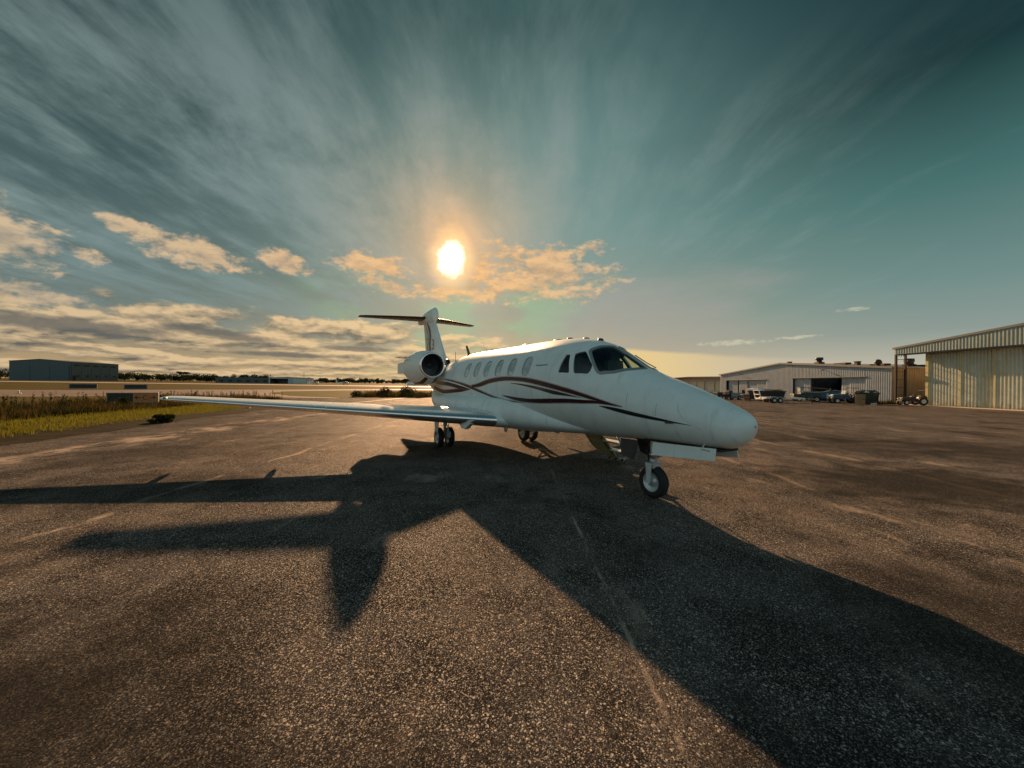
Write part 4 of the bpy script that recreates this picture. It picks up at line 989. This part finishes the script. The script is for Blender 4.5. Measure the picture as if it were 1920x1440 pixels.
# low buildings on the far side
b = shed('open_front_hangar', 'small distant open-front hangar with a pale end wall among trees beyond the runway', (-166, 285, 0), R(12), 26, 16, 4.3, .5, M['sheet_grey'], M['flash'], [(-12, 0, 3.6)], 'hangar')
mb = MB(); mb.box((8, -.1, 1.9), (9, .1, 3.8)); mb.build('sliding_door', M['sheet_pale'], b)
mb = MB(); mb.tube((9, 6, 4.5), (9, 6, 8.6), .12); mb.box((9, 6, 8.4), (.7, .1, .3)); mb.build('radio_mast', M['steel'], b)
b = shed('terminal_building', 'long low blue-grey building beyond the runway left of the open-front hangar', (-206, 300, 0), R(14), 44, 14, 3.6, .4, M['sheet_blue'], M['roof'], [], 'building')
for k in range(7):
    mb = MB(); mb.box((-18+k*6, -.06, 1.7), (2.6, .08, 1.5)); mb.build('window', M['steel'], b)
shed('white_shed', 'small white flat-roofed shed at the tree line right of the distant hangars', (-66, 268, 0), R(8), 14, 8, 2.6, .2, M['white'] if 'white' in M else M['wingpaint'], M['flash'])

# ------------------------------------------------------------------ vegetation
def leaf_mat(name, c0, c1, tr=.45):
    m = bpy.data.materials.new(name); m.use_nodes = True; nt = m.node_tree; nt.nodes.clear()
    out = nt.nodes.new('ShaderNodeOutputMaterial'); mx = nt.nodes.new('ShaderNodeMixShader'); d = nt.nodes.new('ShaderNodeBsdfDiffuse'); t = nt.nodes.new('ShaderNodeBsdfTranslucent')
    g = nt.nodes.new('ShaderNodeNewGeometry'); r = V(nt, g.outputs['Random Per Island'])
    c = mix(nt, r, c0, c1); nt.links.new(c.sk, d.inputs[0]); nt.links.new(c.sk, t.inputs[0]); mx.inputs[0].default_value = tr
    nt.links.new(d.outputs[0], mx.inputs[1]); nt.links.new(t.outputs[0], mx.inputs[2]); nt.links.new(mx.outputs[0], out.inputs[0]); return m
M['leaf_far'] = leaf_mat('far_foliage', (.012, .020, .012), (.030, .040, .020), .25)
M['weed'] = leaf_mat('weed_foliage', (.030, .028, .010), (.10, .062, .022))
M['weed_dark'] = leaf_mat('shrub_foliage', (.012, .018, .008), (.035, .040, .012), .3)
M['grass'] = leaf_mat('grass_blades', (.085, .095, .012), (.17, .15, .018), .5)
M['bark'] = mat('bark', (.05, .04, .03), .9)
def crown_faces(mb, rnd, c, rx, rz, n, size, mi=0):
    for _ in range(n):
        while True:
            p = Vector((rnd.uniform(-1, 1), rnd.uniform(-1, 1), rnd.uniform(-1, 1)))
            if .25 < p.length < 1: break
        q = Vector((p.x*rx, p.y*rx, p.z*rz))+Vector(c); s = size*rnd.uniform(.6, 1.4)
        a = Vector((rnd.gauss(0, 1), rnd.gauss(0, 1), rnd.gauss(0, 1))).normalized(); b = a.orthogonal().normalized()
        mb.add([q-a*s, q+b*s*.6, q+a*s, q-b*s*.6], [(0, 1, 2, 3)], mi)
rnd = random.Random(11)
mb = MB()
def wood(px0, px1, Y, h, n):
    for _ in range(n):
        x = rnd.uniform(px0, px1); y = Y*rnd.uniform(.9, 1.15); X = (x-960)/721*y; hh = h*rnd.uniform(.6, 1.12); w = hh*rnd.uniform(.5, .8)
        mb.tube((X, y, 0), (X, y, hh*.6), .25, .12, 5, 1, False)
        for _ in range(4): crown_faces(mb, rnd, (X+rnd.uniform(-.6, .6)*w, y+rnd.uniform(-.5, .5)*w, hh*rnd.uniform(.35, .78)), w*.62, hh*.26, 46, .62)
wood(-40, 20, 460, 13, 14); wood(215, 500, 430, 9.0, 95); wood(490, 800, 520, 7.2, 95); wood(640, 1000, 640, 7.5, 60)
tag(mb.build('distant_wood', [M['leaf_far'], M['bark']]), 'dark line of woodland along the horizon beyond the runway', 'woodland', kind='stuff')
t = thing('umbrella_pine', 'tall flat-topped tree rising above the distant tree line', 'tree', (-345, 404, 0))
mb = MB(); mb.tube((0, 0, 0), (.3, 0, 6.5), .35, .2, 8)
for a in range(7):
    an = a*.9; mb.tube((.2, 0, 5.0+.2*a), (math.cos(an)*3.6, math.sin(an)*3.6, 8.6), .14, .05, 5)
mb.build('trunk', M['bark'], t); mb = MB()
for a in range(16): crown_faces(mb, rnd, (rnd.uniform(-3.8, 3.8), rnd.uniform(-3.8, 3.8), 9.1+rnd.uniform(-.5, .9)), 1.7, .7, 60, .5)
mb.build('crown', M['leaf_far'], t)
def blades(mb, rnd, x, y, h, n, spread, w, lean=.35, mi=0):
    for _ in range(n):
        a = rnd.uniform(0, 6.283); r = spread*math.sqrt(rnd.random()); bx, by = x+r*math.cos(a), y+r*math.sin(a); hh = h*rnd.uniform(.5, 1.15)
        la = rnd.uniform(0, 6.283); l = hh*rnd.uniform(0, lean); ca, sa = math.cos(la), math.sin(la); d = rnd.uniform(0, 6.283); wx, wy = w*math.cos(d), w*math.sin(d)
        k = len(mb.v)
        mb.add([(bx-wx, by-wy, 0), (bx+wx, by+wy, 0), (bx+ca*l*.35+wx*.7, by+sa*l*.35+wy*.7, hh*.6), (bx+ca*l*.35-wx*.7, by+sa*l*.35-wy*.7, hh*.6), (bx+ca*l, by+sa*l, hh)], [(0, 1, 2, 3), (3, 2, 4)], mi)
# short grass strip along the apron edge
mb = MB(); rnd = random.Random(21)
def edge_x(y):
    P = [(-5, -14.6), (4, -14.2), (10.5, -13.9), (13, -14.2), (16, -14.8), (18.5, -15.4), (22, -15.6), (27, -16.4), (32.5, -18.4), (38.5, -24)]
    for (a, b), (c, d) in zip(P, P[1:]):
        if a <= y <= c: return b+(d-b)*(y-a)/(c-a)
    return -24
for _ in range(5200):
    y = 6+30*rnd.random()**1.1; x = edge_x(y)-1.3-rnd.random()*1.3-5.0*rnd.random()**1.1
    blades(mb, rnd, x, y, .11+.05*rnd.random(), 6, .12, .007, .6)
tag(mb.build('grass_verge', M['grass']), 'short yellow-green sunlit grass verge along the apron edge', 'grass', kind='stuff')
mb = MB(); rnd = random.Random(31)
for _ in range(1500):
    y = rnd.uniform(9, 40); x = edge_x(min(y, 30))-6.4-rnd.random()**1.4*9.5
    dens = math.sin(x*.7)*math.sin(y*.55+x*.2); h = .36+.16*dens+rnd.uniform(0, .2)
    pxx = 960+721*x/y
    if 212 < pxx < 296 and y < 28: h *= .45 if pxx > 250 else .7
    blades(mb, rnd, x, y, h, 16, .38, .012, .5, 1 if rnd.random() < .45 else 0)
    if rnd.random() < .20 and not (246 < 960+721*x/y < 296):
        bx, by, hh = x+rnd.uniform(-.3, .3), y+rnd.uniform(-.3, .3), rnd.uniform(.55, .95)
        mb.tube((bx, by, 0), (bx+rnd.uniform(-.15, .15), by, hh), .008, .004, 4, 1, False)
        for k in range(14):
            z = hh*rnd.uniform(.5, 1); a = rnd.uniform(0, 6.28); mb.add([(bx, by, z), (bx+.06*math.cos(a), by+.06*math.sin(a), z+.03), (bx+.03*math.cos(a+.6), by+.03*math.sin(a+.6), z+.07)], [(0, 1, 2)], 1)
tag(mb.build('tall_weeds', [M['weed'], M['weed_dark']]), 'band of tall dry weeds and stalks behind the grass verge', 'weeds', kind='stuff')
def bush(label, loc, h, w, n, m='weed_dark', upright=False):
    t = thing('bush', label, 'bush', loc); mb = MB(); rn = random.Random(int(abs(loc[0]*100)))
    for k in range(9):
        a = rn.uniform(0, 6.28); mb.tube((0, 0, 0), (math.cos(a)*w*.6, math.sin(a)*w*.6, h*rn.uniform(.6, .95)), .012, .004, 5, 0, False)
    mb.build('stem', M['bark'], t); mb = MB()
    for k in range(12):
        a = rn.uniform(0, 6.28); zz = rn.uniform(.12, .8); r = w*.95*math.sqrt(rn.random())*(1.05-zz); crown_faces(mb, rn, (math.cos(a)*r, math.sin(a)*r, h*zz), w*.42, h*(.34 if upright else .24), n//12, .055*max(1, h))
    mb.build('foliage', M[m], t)
bush('small round dark bush at the apron edge of the grass', (-15.0, 16.6, 0), .38, .50, 700)
bush('leafy upright weed bush in front of the direction sign', (-25.1, 24.9, 0), .80, .40, 420, 'weed_dark', True)
bush('leftmost dark bush on the grass island beyond the wing', (-18.9, 47.0, 0), .9, 1.0, 700)
bush('tallest bush on the grass island left of the engine', (-16.2, 49.0, 0), 1.35, 1.0, 1000, 'weed_dark', True)
bush('wide bush on the grass island nearest the engine', (-13.4, 49.5, 0), 1.3, 1.7, 1300, 'weed_dark', True)
mb = MB(); rnd = random.Random(41)
for _ in range(420):
    y = rnd.uniform(46.5, 56); x = rnd.uniform(-19.5, -10.5); blades(mb, rnd, x, y, rnd.uniform(.4, 1.0), 12, .4, .016, .45, rnd.random() < .5)
tag(mb.build('island_weeds', [M['weed'], M['weed_dark']]), 'ragged weeds growing on the grass island beyond the wing', 'weeds', kind='stuff')

# ------------------------------------------------------------------ taxiway signs
M['sign_orange'] = mat('faded_orange_sign', (.50, .17, .045), .55, noise_amt=.2)
M['sign_black'] = mat('black_sign', (.012, .014, .014), .5)
M['sign_frame'] = mat('sign_frame', (.34, .30, .24), .5, .2)
def text_mesh(name, body, size, m, parent, M4):
    cu = bpy.data.curves.new(name, 'FONT'); cu.body = body; cu.size = size; cu.extrude = .004; cu.align_x = 'CENTER'
    o = bpy.data.objects.new(name, cu); COL.objects.link(o); dg = bpy.context.evaluated_depsgraph_get(); me = bpy.data.meshes.new_from_object(o.evaluated_get(dg)); bpy.data.objects.remove(o)
    me.materials.clear(); me.materials.append(m); t = bpy.data.objects.new(name, me); COL.objects.link(t); t.parent = parent; t.matrix_local = M4; return t
t = thing('direction_sign', 'orange and black taxiway direction sign lettered C between two arrows, standing in weeds', 'sign', (-25.9, 26.3, 0), R(32))
mb = MB(); mb.box((-.62, 0, .60), (1.22, .16, .58)); mb.build('location_panel', M['sign_black'], t)
mb = MB(); mb.box((.63, 0, .60), (1.26, .16, .58)); pn = mb.build('direction_panel', M['sign_orange'], t)
mb = MB(); mb.box((0, 0, .92), (2.6, .22, .05)); mb.box((0, 0, .285), (2.6, .22, .05)); mb.box((-1.27, 0, .60), (.05, .22, .58)); mb.box((1.29, 0, .60), (.05, .22, .58)); mb.build('sign_frame', M['sign_frame'], t)
for x in (-1.0, 0, 1.0):
    mb = MB(); mb.tube((x, 0, 0), (x, 0, .26), .035); mb.build('leg', M['metal'], t)
RX = Matrix.Rotation(R(90), 4, 'X')
text_mesh('letter', 'C', .40, M['sign_black'], t, Matrix.Translation((.63, -.085, .46)) @ RX)
for sg, x in ((-1, .27), (1, .99)):
    mb = MB(); mb.box((x, -.086, .60), (.30, .012, .045)); 
    for q in (1, -1): mb.box((x+sg*.10, -.086, .60+q*.055), (.17, .012, .045), ry=R(45*q*sg))
    mb.build('arrow', M['sign_black'], t)
for i, (x, y, lab) in enumerate(((-77.5, 69.5, 'left black taxiway sign panel seen from behind on the far grass'), (-68.0, 69.5, 'right black taxiway sign panel seen from behind on the far grass'))):
    t = thing('taxiway_sign', lab, 'sign', (x, y, 0), R(45), 'dark taxiway signs on the far grass')
    mb = MB(); mb.box((0, 0, .50), (3.3 if i == 0 else 2.9, .2, .72)); mb.build('sign_panel', M['sign_black'], t)
    mb = MB(); w = 3.5 if i == 0 else 3.1; mb.box((0, 0, .90), (w, .26, .08)); mb.box((0, 0, .10), (w, .26, .08)); mb.box((-w/2+.04, 0, .5), (.08, .26, .72)); mb.box((w/2-.04, 0, .5), (.08, .26, .72)); mb.build('sign_frame', M['sign_frame'], t)
    for q in (-1.1, 1.1):
        mb = MB(); mb.tube((q, 0, 0), (q, 0, .1), .05); mb.build('leg', M['metal'], t)
t0 = None
for x, y, lab in ((-34.0, 46.5, 'small white taxiway edge light on the asphalt beyond the wing tip'), (-59, 46, 'small taxiway edge light at the far left beyond the weeds')):
    t = thing('edge_light', lab, 'light', (x, y, 0)); mb = MB(); mb.lathe((0, 0, 0), (0, 0, 1), [(0, .22), (.04, .20), (.06, .07), (.26, .06)], 14); mb.build('base', M['sign_frame'], t)
    mb = MB(); mb.lathe((0, 0, .26), (0, 0, 1), [(0, .07), (.08, .075), (.14, .04), (.16, 0)], 12); mb.build('lens', M['wingpaint'], t)

# ------------------------------------------------------------------ small planes far across the field
M['white'] = mat('white_paint', (.75, .75, .72), .35)
def light_plane():
    t = thing('light_aircraft', 'white light aircraft parked across the runway, left of the other two', 'aircraft', (0, 0, 0), 0, 'light aircraft parked across the runway')
    mb = MB(); mb.lathe((0, -2.6, 1.25), (0, 1, .02), [(0, .05), (.2, .38), (1.2, .55), (2.6, .62), (4.0, .42), (7.0, .10), (7.1, 0)], 14); mb.build('fuselage', M['white'], t)
    mb = MB(); mb.box((0, -.3, 1.95), (10.5, 1.4, .14)); mb.build('wing', M['white'], t)
    mb = MB(); mb.prism([(-.04, 3.2, 1.3), (-.04, 4.6, 1.35), (-.04, 4.7, 2.7), (-.04, 4.1, 2.7)], (.08, 0, 0)); mb.box((0, 4.0, 1.4), (3.2, .8, .07)); mb.build('tail', M['white'], t)
    mb = MB(); mb.box((0, -.6, 1.62), (1.0, 1.3, .42)); mb.build('cabin_glass', M['black'], t)
    for x, y in ((-1.1, .1), (1.1, .1), (0, -1.9)):
        mb = MB(); mb.tube((x-.1, y, .25), (x+.1, y, .25), .25, None, 12); mb.tube((x, y, .3), (x*.4, y, 1.0), .05); mb.build('wheel', M['rubber'], t)
    return t
lp = light_plane(); lp.location = (-121, 236, 0); lp.rotation_euler[2] = R(70)
dup(lp, (-104, 238, 0), R(110), 'white light aircraft parked across the runway, middle of the three')
dup(lp, (-62, 246, 0), R(80), 'white light aircraft parked across the runway, nearest the jet engine')

# ------------------------------------------------------------------ equipment in front of the grey hangar
M['green_paint'] = mat('dark_green_paint', (.020, .040, .030), .5, noise_amt=.3)
M['blue_tarp'] = mat('blue_tarpaulin', (.035, .085, .12), .6, noise_amt=.35, nscale=3, bump=.4, bscale=6)
M['wood'] = mat('weathered_wood', (.30, .20, .10), .8, noise_amt=.3, nscale=8)
M['grey_paint'] = mat('grey_equipment_paint', (.24, .28, .29), .45, noise_amt=.25)
M['dark_paint'] = mat('dark_equipment_paint', (.022, .024, .026), .5, noise_amt=.3)
M['rustbrown'] = mat('rusty_brown', (.16, .07, .035), .8, noise_amt=.3)
def wheels(t, pos, r, w):
    for i, (x, y, *rr) in enumerate(pos):
        q = rr[0] if rr else r
        mb = MB(); mb.lathe((x, y, q), (0, 1, 0), [(-w/2, q*.55), (-w/2, q*.85), (-w*.35, q), (w*.35, q), (w/2, q*.85), (w/2, q*.55)], 22)
        mb.lathe((x, y, q), (0, 1, 0), [(w*.42, q*.56), (w*.30, q*.45), (w*.40, q*.18), (w*.42, 0)], 16, 1); mb.lathe((x, y, q), (0, 1, 0), [(-w*.42, 0), (-w*.40, q*.18), (-w*.30, q*.45), (-w*.42, q*.56)], 16, 1)
        mb.build('wheel', [M['rubber'], M['rim']], t)
def dumpster(name, label, loc, rz, L, W, H, m, lid=None, legs=True):
    t = thing(name, label, 'container', loc, rz)
    mb = MB(); z0 = .16 if legs else .03; k = .86
    mb.loft([[(-L/2*k, -W/2*k, z0), (L/2*k, -W/2*k, z0), (L/2*k, W/2*k, z0), (-L/2*k, W/2*k, z0)], [(-L/2, -W/2, H), (L/2, -W/2, H), (L/2, W/2, H), (-L/2, W/2, H)]], sm=False)
    for x in (-L*.3, 0, L*.3): mb.box((x, -W/2*.95-.02, H*.55), (.08, .10, H*.8), rx=R(-4))
    mb.box((0, -W/2-.03, H-.06), (L+.1, .10, .10)); mb.box((0, W/2+.03, H-.06), (L+.1, .10, .10)); mb.box((-L/2-.03, 0, H-.06), (.10, W, .10)); mb.box((L/2+.03, 0, H-.06), (.10, W, .10)); mb.build('bin_body', m, t)
    if legs:
        for sx in (-1, 1):
            mb = MB(); mb.box((sx*L*.36, 0, .08), (.14, W*.8, .16)); mb.build('skid', M['dark_metal'], t)
    if lid is not None:
        rn = random.Random(int(L*100)); n = 9; rows = []
        for i in range(n+1):
            rows.append([(-L/2*1.03+L*1.06*i/n, -W/2*1.06+W*1.12*j/6, H+.05+.16*math.sin(math.pi*i/n)+rn.uniform(0, .14)-(.22 if j in (0, 6) else 0)) for j in range(7)])
        mb = MB(); mb.loft(rows, closed=False, caps=False); mb.build('cover_sheet', lid, t)
    return t
dumpster('waste_container', 'black waste container with a pale sheet thrown over its top', (33.2, 52.6, 0), R(-15), 1.9, 1.3, 1.35, M['dark_paint'], M['white'])
t = dumpster('skip_container', 'long dark skip with planks across its top, behind the flatbed trailer', (38.2, 57.0, 0), R(-20), 3.6, 1.7, 1.30, M['dark_paint'])
t = thing('plank_stack', 'loose stack of weathered planks lying across the dark skip', 'planks', (38.0, 57.0, 1.30), R(-20)); rn = random.Random(5)
for k in range(9):
    mb = MB(); mb.box((rn.uniform(-.5, .3), rn.uniform(-.6, .6), .04+.07*(k//3)), (rn.uniform(2.2, 3.6), .2, .05), rz=R(rn.uniform(-12, 12)), ry=R(rn.uniform(-2, 2))); mb.build('plank', M['wood'], t)
t = thing('timber_crate', 'narrow upright brown crate beside the black waste container', 'crate', (31.4, 51.4, 0), R(10))
mb = MB(); mb.box((0, 0, .44), (.46, .46, .86)); mb.build('crate_body', M['rustbrown'], t)
mb = MB()
for z in (.08, .44, .82): mb.box((0, -.235, z), (.5, .03, .09)); mb.box((-.235, 0, z), (.03, .5, .09))
mb.build('slat', M['wood'], t)
# aircraft tug
t = thing('tow_tractor', 'low grey aircraft tow tractor with a seat, next to the brown crate', 'tow tractor', (32.6, 55.2, 0), R(200))
mb = MB(); mb.loft([[(-1.1, -.62, .25), (1.1, -.62, .25), (1.1, .62, .25), (-1.1, .62, .25)], [(-1.2, -.66, .45), (1.25, -.66, .45), (1.25, .66, .45), (-1.2, .66, .45)], [(-1.1, -.62, .78), (1.1, -.62, .72), (1.1, .62, .72), (-1.1, .62, .78)]], sm=False); mb.box((.75, 0, .86), (.7, 1.0, .26)); mb.build('tug_body', M['grey_paint'], t)
mb = MB(); mb.box((-.35, .25, .92), (.45, .5, .14)); mb.box((-.58, .25, 1.18), (.12, .5, .45)); mb.build('seat', M['dark_paint'], t)
mb = MB(); mb.tube((.38, .25, .9), (.12, .25, 1.2), .02); mb.lathe((.12, .25, 1.2), (-.5, 0, .8), [(-.015, .17), (0, .19), (.015, .17), (0, .155), (-.015, .17)], 16); mb.build('steering_wheel', M['dark_paint'], t)
wheels(t, [(-.75, -.6), (-.75, .6), (.75, -.6), (.75, .6)], .30, .22)
t = thing('utility_cart', 'dark low utility cart with boxes aboard, partly hidden behind the nose of the jet', 'cart', (30.6, 55.6, 0), R(185))
mb = MB(); mb.box((0, 0, .55), (2.6, 1.3, .35)); mb.box((.9, 0, .85), (.8, 1.2, .35)); mb.build('cart_body', M['dark_paint'], t)
for x, h, m in ((-.8, .5, 'dark_paint'), (-.2, .38, 'wood')):
    mb = MB(); mb.box((x, .1, .74+h/2), (.55, .8, h)); mb.build('box', M[m], t)
wheels(t, [(-.85, -.6), (-.85, .6), (.85, -.6), (.85, .6)], .30, .2)
# flatbed trailer
t = thing('flatbed_trailer', 'empty tilt-deck flatbed trailer with its ramp up and drawbar down on the apron', 'trailer', (32.4, 46.2, 0), R(-8))
mb = MB(); mb.box((0, -.85, .55), (4.2, .09, .14)); mb.box((0, .85, .55), (4.2, .09, .14))
for k in range(7): mb.box((-2.0+k*.66, 0, .54), (.07, 1.66, .09))
mb.box((-2.25, 0, .46), (.55, 1.75, .07), ry=R(-24)); mb.build('chassis', M['white'], t)
mb = MB()
for k in range(8): mb.box((0, -.74+.21*k, .635), (4.15, .19, .04))
mb.build('deck', M['wood'], t)
mb = MB()
for y in (-.7, .7): mb.box((-2.72, y, .95), (.08, .10, 1.15), ry=R(-14))
for z in (.5, .95, 1.45): mb.box((-2.62-.25*(z-.4), 0, z), (.07, 1.4, .08))
mb.build('ramp', M['white'], t)
mb = MB(); mb.tube((2.1, -.75, .52), (3.6, 0, .46), .05, None, 6); mb.tube((2.1, .75, .52), (3.6, 0, .46), .05, None, 6); mb.box((3.75, 0, .46), (.35, .10, .10)); mb.build('drawbar', M['grey_paint'], t)
mb = MB(); mb.tube((3.3, 0, .05), (3.3, 0, .85), .045); mb.lathe((3.3, 0, 0), (0, 0, 1), [(0, .12), (.03, .12), (.05, .04)], 12); mb.build('jockey_stand', M['dark_metal'], t)
wheels(t, [(-1.25, -.92), (-.62, -.92), (-1.25, .92), (-.62, .92)], .30, .2)
mb = MB()
for y in (-.95, .95): mb.box((-.93, y, .68), (1.5, .24, .04)); mb.box((-1.68, y, .60), (.04, .24, .16)); mb.box((-.18, y, .60), (.04, .24, .16))
mb.build('mudguard', M['grey_paint'], t)
# boxy dark green vehicle
t = thing('service_truck', 'dark green boxy service truck parked at the open hangar door', 'truck', (38.7, 50.4, 0), R(160))
mb = MB(); mb.box((-.2, 0, .85), (2.2, 1.5, .7)); mb.box((1.25, 0, .75), (.8, 1.4, .5)); mb.build('truck_body', M['green_paint'], t)
mb = MB(); mb.box((.25, 0, 1.82), (1.5, 1.5, .08))
for x in (-.42, .92):
    for y in (-.68, .68): mb.box((x, y, 1.5), (.07, .07, .62))
mb.build('cab_frame', M['green_paint'], t)
mb = MB(); mb.box((.90, 0, 1.5), (.03, 1.3, .5)); mb.build('windscreen', M['window_blind'], t)
for y in (-.45, .45):
    mb = MB(); mb.lathe((1.66, y, .85), (1, 0, 0), [(0, .11), (.03, .10), (.04, 0)], 12); mb.build('headlight', M['wingpaint'], t)
wheels(t, [(-.8, -.7), (-.8, .7), (1.1, -.7), (1.1, .7)], .36, .24)
t = thing('covered_load', 'long load under a blue tarpaulin lying behind the small off-road cart', 'load', (42.0, 51.6, 0), R(150))
rn = random.Random(9); rings = []
for k in range(11):
    u = k/10; w = .95*math.sin(math.pi*(.12+.76*u))**.6; h = 1.25+.30*math.sin(u*7)*.5+.2*math.sin(math.pi*u)
    rings.append([(-2.4+4.8*u, w*math.cos(a)*(1+rn.uniform(-.05, .05)), max(.25, .35+(h-.35)*math.sin(a)+rn.uniform(-.04, .04)) if math.sin(a) > 0 else .3) for a in (math.pi*i/12 for i in range(13))])
mb = MB(); mb.loft(rings, closed=True); mb.build('tarpaulin', M['blue_tarp'], t)
mb = MB(); mb.box((0, 0, .2), (4.2, .9, .25)); mb.build('cradle', M['dark_paint'], t)
mb = MB(); mb.box((.4, -.2, 1.75), (2.2, .10, .06), ry=R(-6)); mb.tube((-.6, -.2, 1.4), (-.6, -.2, 1.85), .03); mb.build('boom', M['wood'], t)
t = thing('notice_board', 'small cream board with two dark round holes standing before the tarpaulin', 'board', (39.6, 48.2, 0), R(40))
mb = MB(); mb.box((0, 0, .82), (.78, .06, .62)); mb.build('board_panel', M['wingcream'] if 'wingcream' in M else M['white'], t)
for x in (-.18, .18):
    mb = MB(); mb.lathe((x, -.032, .84), (0, -1, 0), [(0, .13), (.008, .13), (.009, 0)], 16); mb.build('hole', M['rustbrown'], t)
    mb = MB(); mb.box((x*1.6, .02, .27), (.05, .05, .54)); mb.build('leg', M['wood'], t)
def off_roader(name, label, loc, rz, m, big, canopy):
    t = thing(name, label, 'tractor' if canopy else 'off-road cart', loc, rz); t.scale = (.82,)*3 if canopy else (1,)*3
    mb = MB(); mb.loft([[(.1, -.42, .55), (1.5, -.40, .55), (1.5, .40, .55), (.1, .42, .55)], [(.1, -.45, 1.0), (1.55, -.40, .95), (1.55, .40, .95), (.1, .45, 1.0)], [(.15, -.36, 1.14), (1.45, -.30, 1.06), (1.45, .30, 1.06), (.15, .36, 1.14)]], sm=False)
    mb.box((-.5, 0, .62), (1.3, .9, .25)); mb.box((1.58, 0, .62), (.12, .8, .22)); mb.build('body', M[m], t)
    for y in (-.62, .62):
        mb = MB(); mb.loft([[(-1.15+.55*(1-math.cos(a)), y-.17, .95+.42*math.sin(a)), (-1.15+.55*(1-math.cos(a)), y+.17, .95+.42*math.sin(a))] for a in (math.pi*i/8 for i in range(9))], closed=False, caps=False); mb.build('mudguard', M[m], t)
    mb = MB(); mb.box((-.55, 0, .92), (.5, .55, .14)); mb.box((-.80, 0, 1.18), (.12, .52, .42)); mb.build('seat', M['dark_paint'], t)
    mb = MB(); mb.tube((.1, 0, 1.05), (-.15, 0, 1.32), .02); mb.lathe((-.15, 0, 1.32), (-.6, 0, .7), [(-.015, .17), (0, .19), (.015, .17), (0, .155), (-.015, .17)], 16); mb.build('steering_wheel', M['dark_paint'], t)
    mb = MB(); H = 2.05 if canopy else 1.85
    for y in (-.5, .5): mb.path([(-.95, y, .8), (-.95, y, H), (.25, y, H+.02)] if not canopy else [(-.95, y, .8), (-.95, y, H)], .03, 6)
    mb.tube((-.95, -.5, H), (-.95, .5, H), .03, None, 6)
    if not canopy: mb.path([(.25, -.5, H+.02), (.25, .5, H+.02)], .03, 6); mb.path([(.25, -.5, H), (.35, -.45, 1.05)], .025, 6); mb.path([(.25, .5, H), (.35, .45, 1.05)], .025, 6)
    mb.build('roll_bar', M['steel'], t)
    if not canopy:
        mb = MB(); mb.box((.30, 0, 1.32), (.03, .84, .44), ry=R(-10)); mb.build('windscreen', M['window_blind'], t)
    for y in (-.25, .25):
        mb = MB(); mb.lathe((1.64, y, .86), (1, 0, 0), [(0, .08), (.02, .075), (.03, 0)], 12); mb.build('headlight', M['wingpaint'], t)
    wheels(t, [(-.7, -.66, big), (-.7, .66, big), (1.2, -.55, big*.66), (1.2, .55, big*.66)], big, .28)
    return t
off_roader('utility_buggy', 'blue-grey open off-road buggy with roll bar between the tarpaulin and wooden crates', (40.2, 46.2, 0), R(165), 'blue_tarp', .50, False)
off_roader('compact_tractor', 'compact dark tractor with roll bar against the tan hangar wall', (45.6, 43.7, 0), R(170), 'dark_paint', .55, True)
t = thing('wooden_crates', 'tall stack of two pale wooden boxes beside the dark green bin', 'crates', (39.4, 43.5, 0), R(20))
for z in (.3, .9):
    mb = MB(); mb.box((0, 0, z), (.62, .62, .50)); bx = mb.build('wooden_box', M['wood'], t)
    mb = MB()
    for q in (-.24, 0, .24): mb.box((0, -.32, z+q*.85), (.66, .025, .10)); mb.box((-.32, 0, z+q*.85), (.025, .66, .10))
    for q in (-.25, .25): mb.box((q, 0, z-.28), (.08, .62, .08))
    mb.build('batten', M['wood'], bx)
dumpster('green_bin', 'dark green steel bin with a sagging cover at the right end of the equipment row', (41.6, 45.0, 0), R(25), 1.9, 1.5, 1.35, M['green_paint'], M['green_paint'])
t = thing('concrete_block', 'pale broken concrete block lying in front of the green bin', 'block', (39.9, 42.4, 0), R(30))
mb = MB(); mb.loft([[(-.38, -.2, 0), (.36, -.22, 0), (.40, .2, 0), (-.36, .18, 0)], [(-.33, -.17, .2), (.30, -.19, .24), (.35, .16, .19), (-.30, .15, .23)]], sm=False); mb.build('block', M['conc'], t)
mb = MB(); rnd = random.Random(51)
for _ in range(90): blades(mb, rnd, rnd.uniform(42.6, 46.3), rnd.uniform(45.2, 47.0), rnd.uniform(.2, .6), 12, .25, .015, .5, rnd.random() < .7)
tag(mb.build('hangar_weeds', [M['weed'], M['weed_dark']]), 'weeds growing at the foot of the grey hangar corner', 'weeds', kind='stuff')
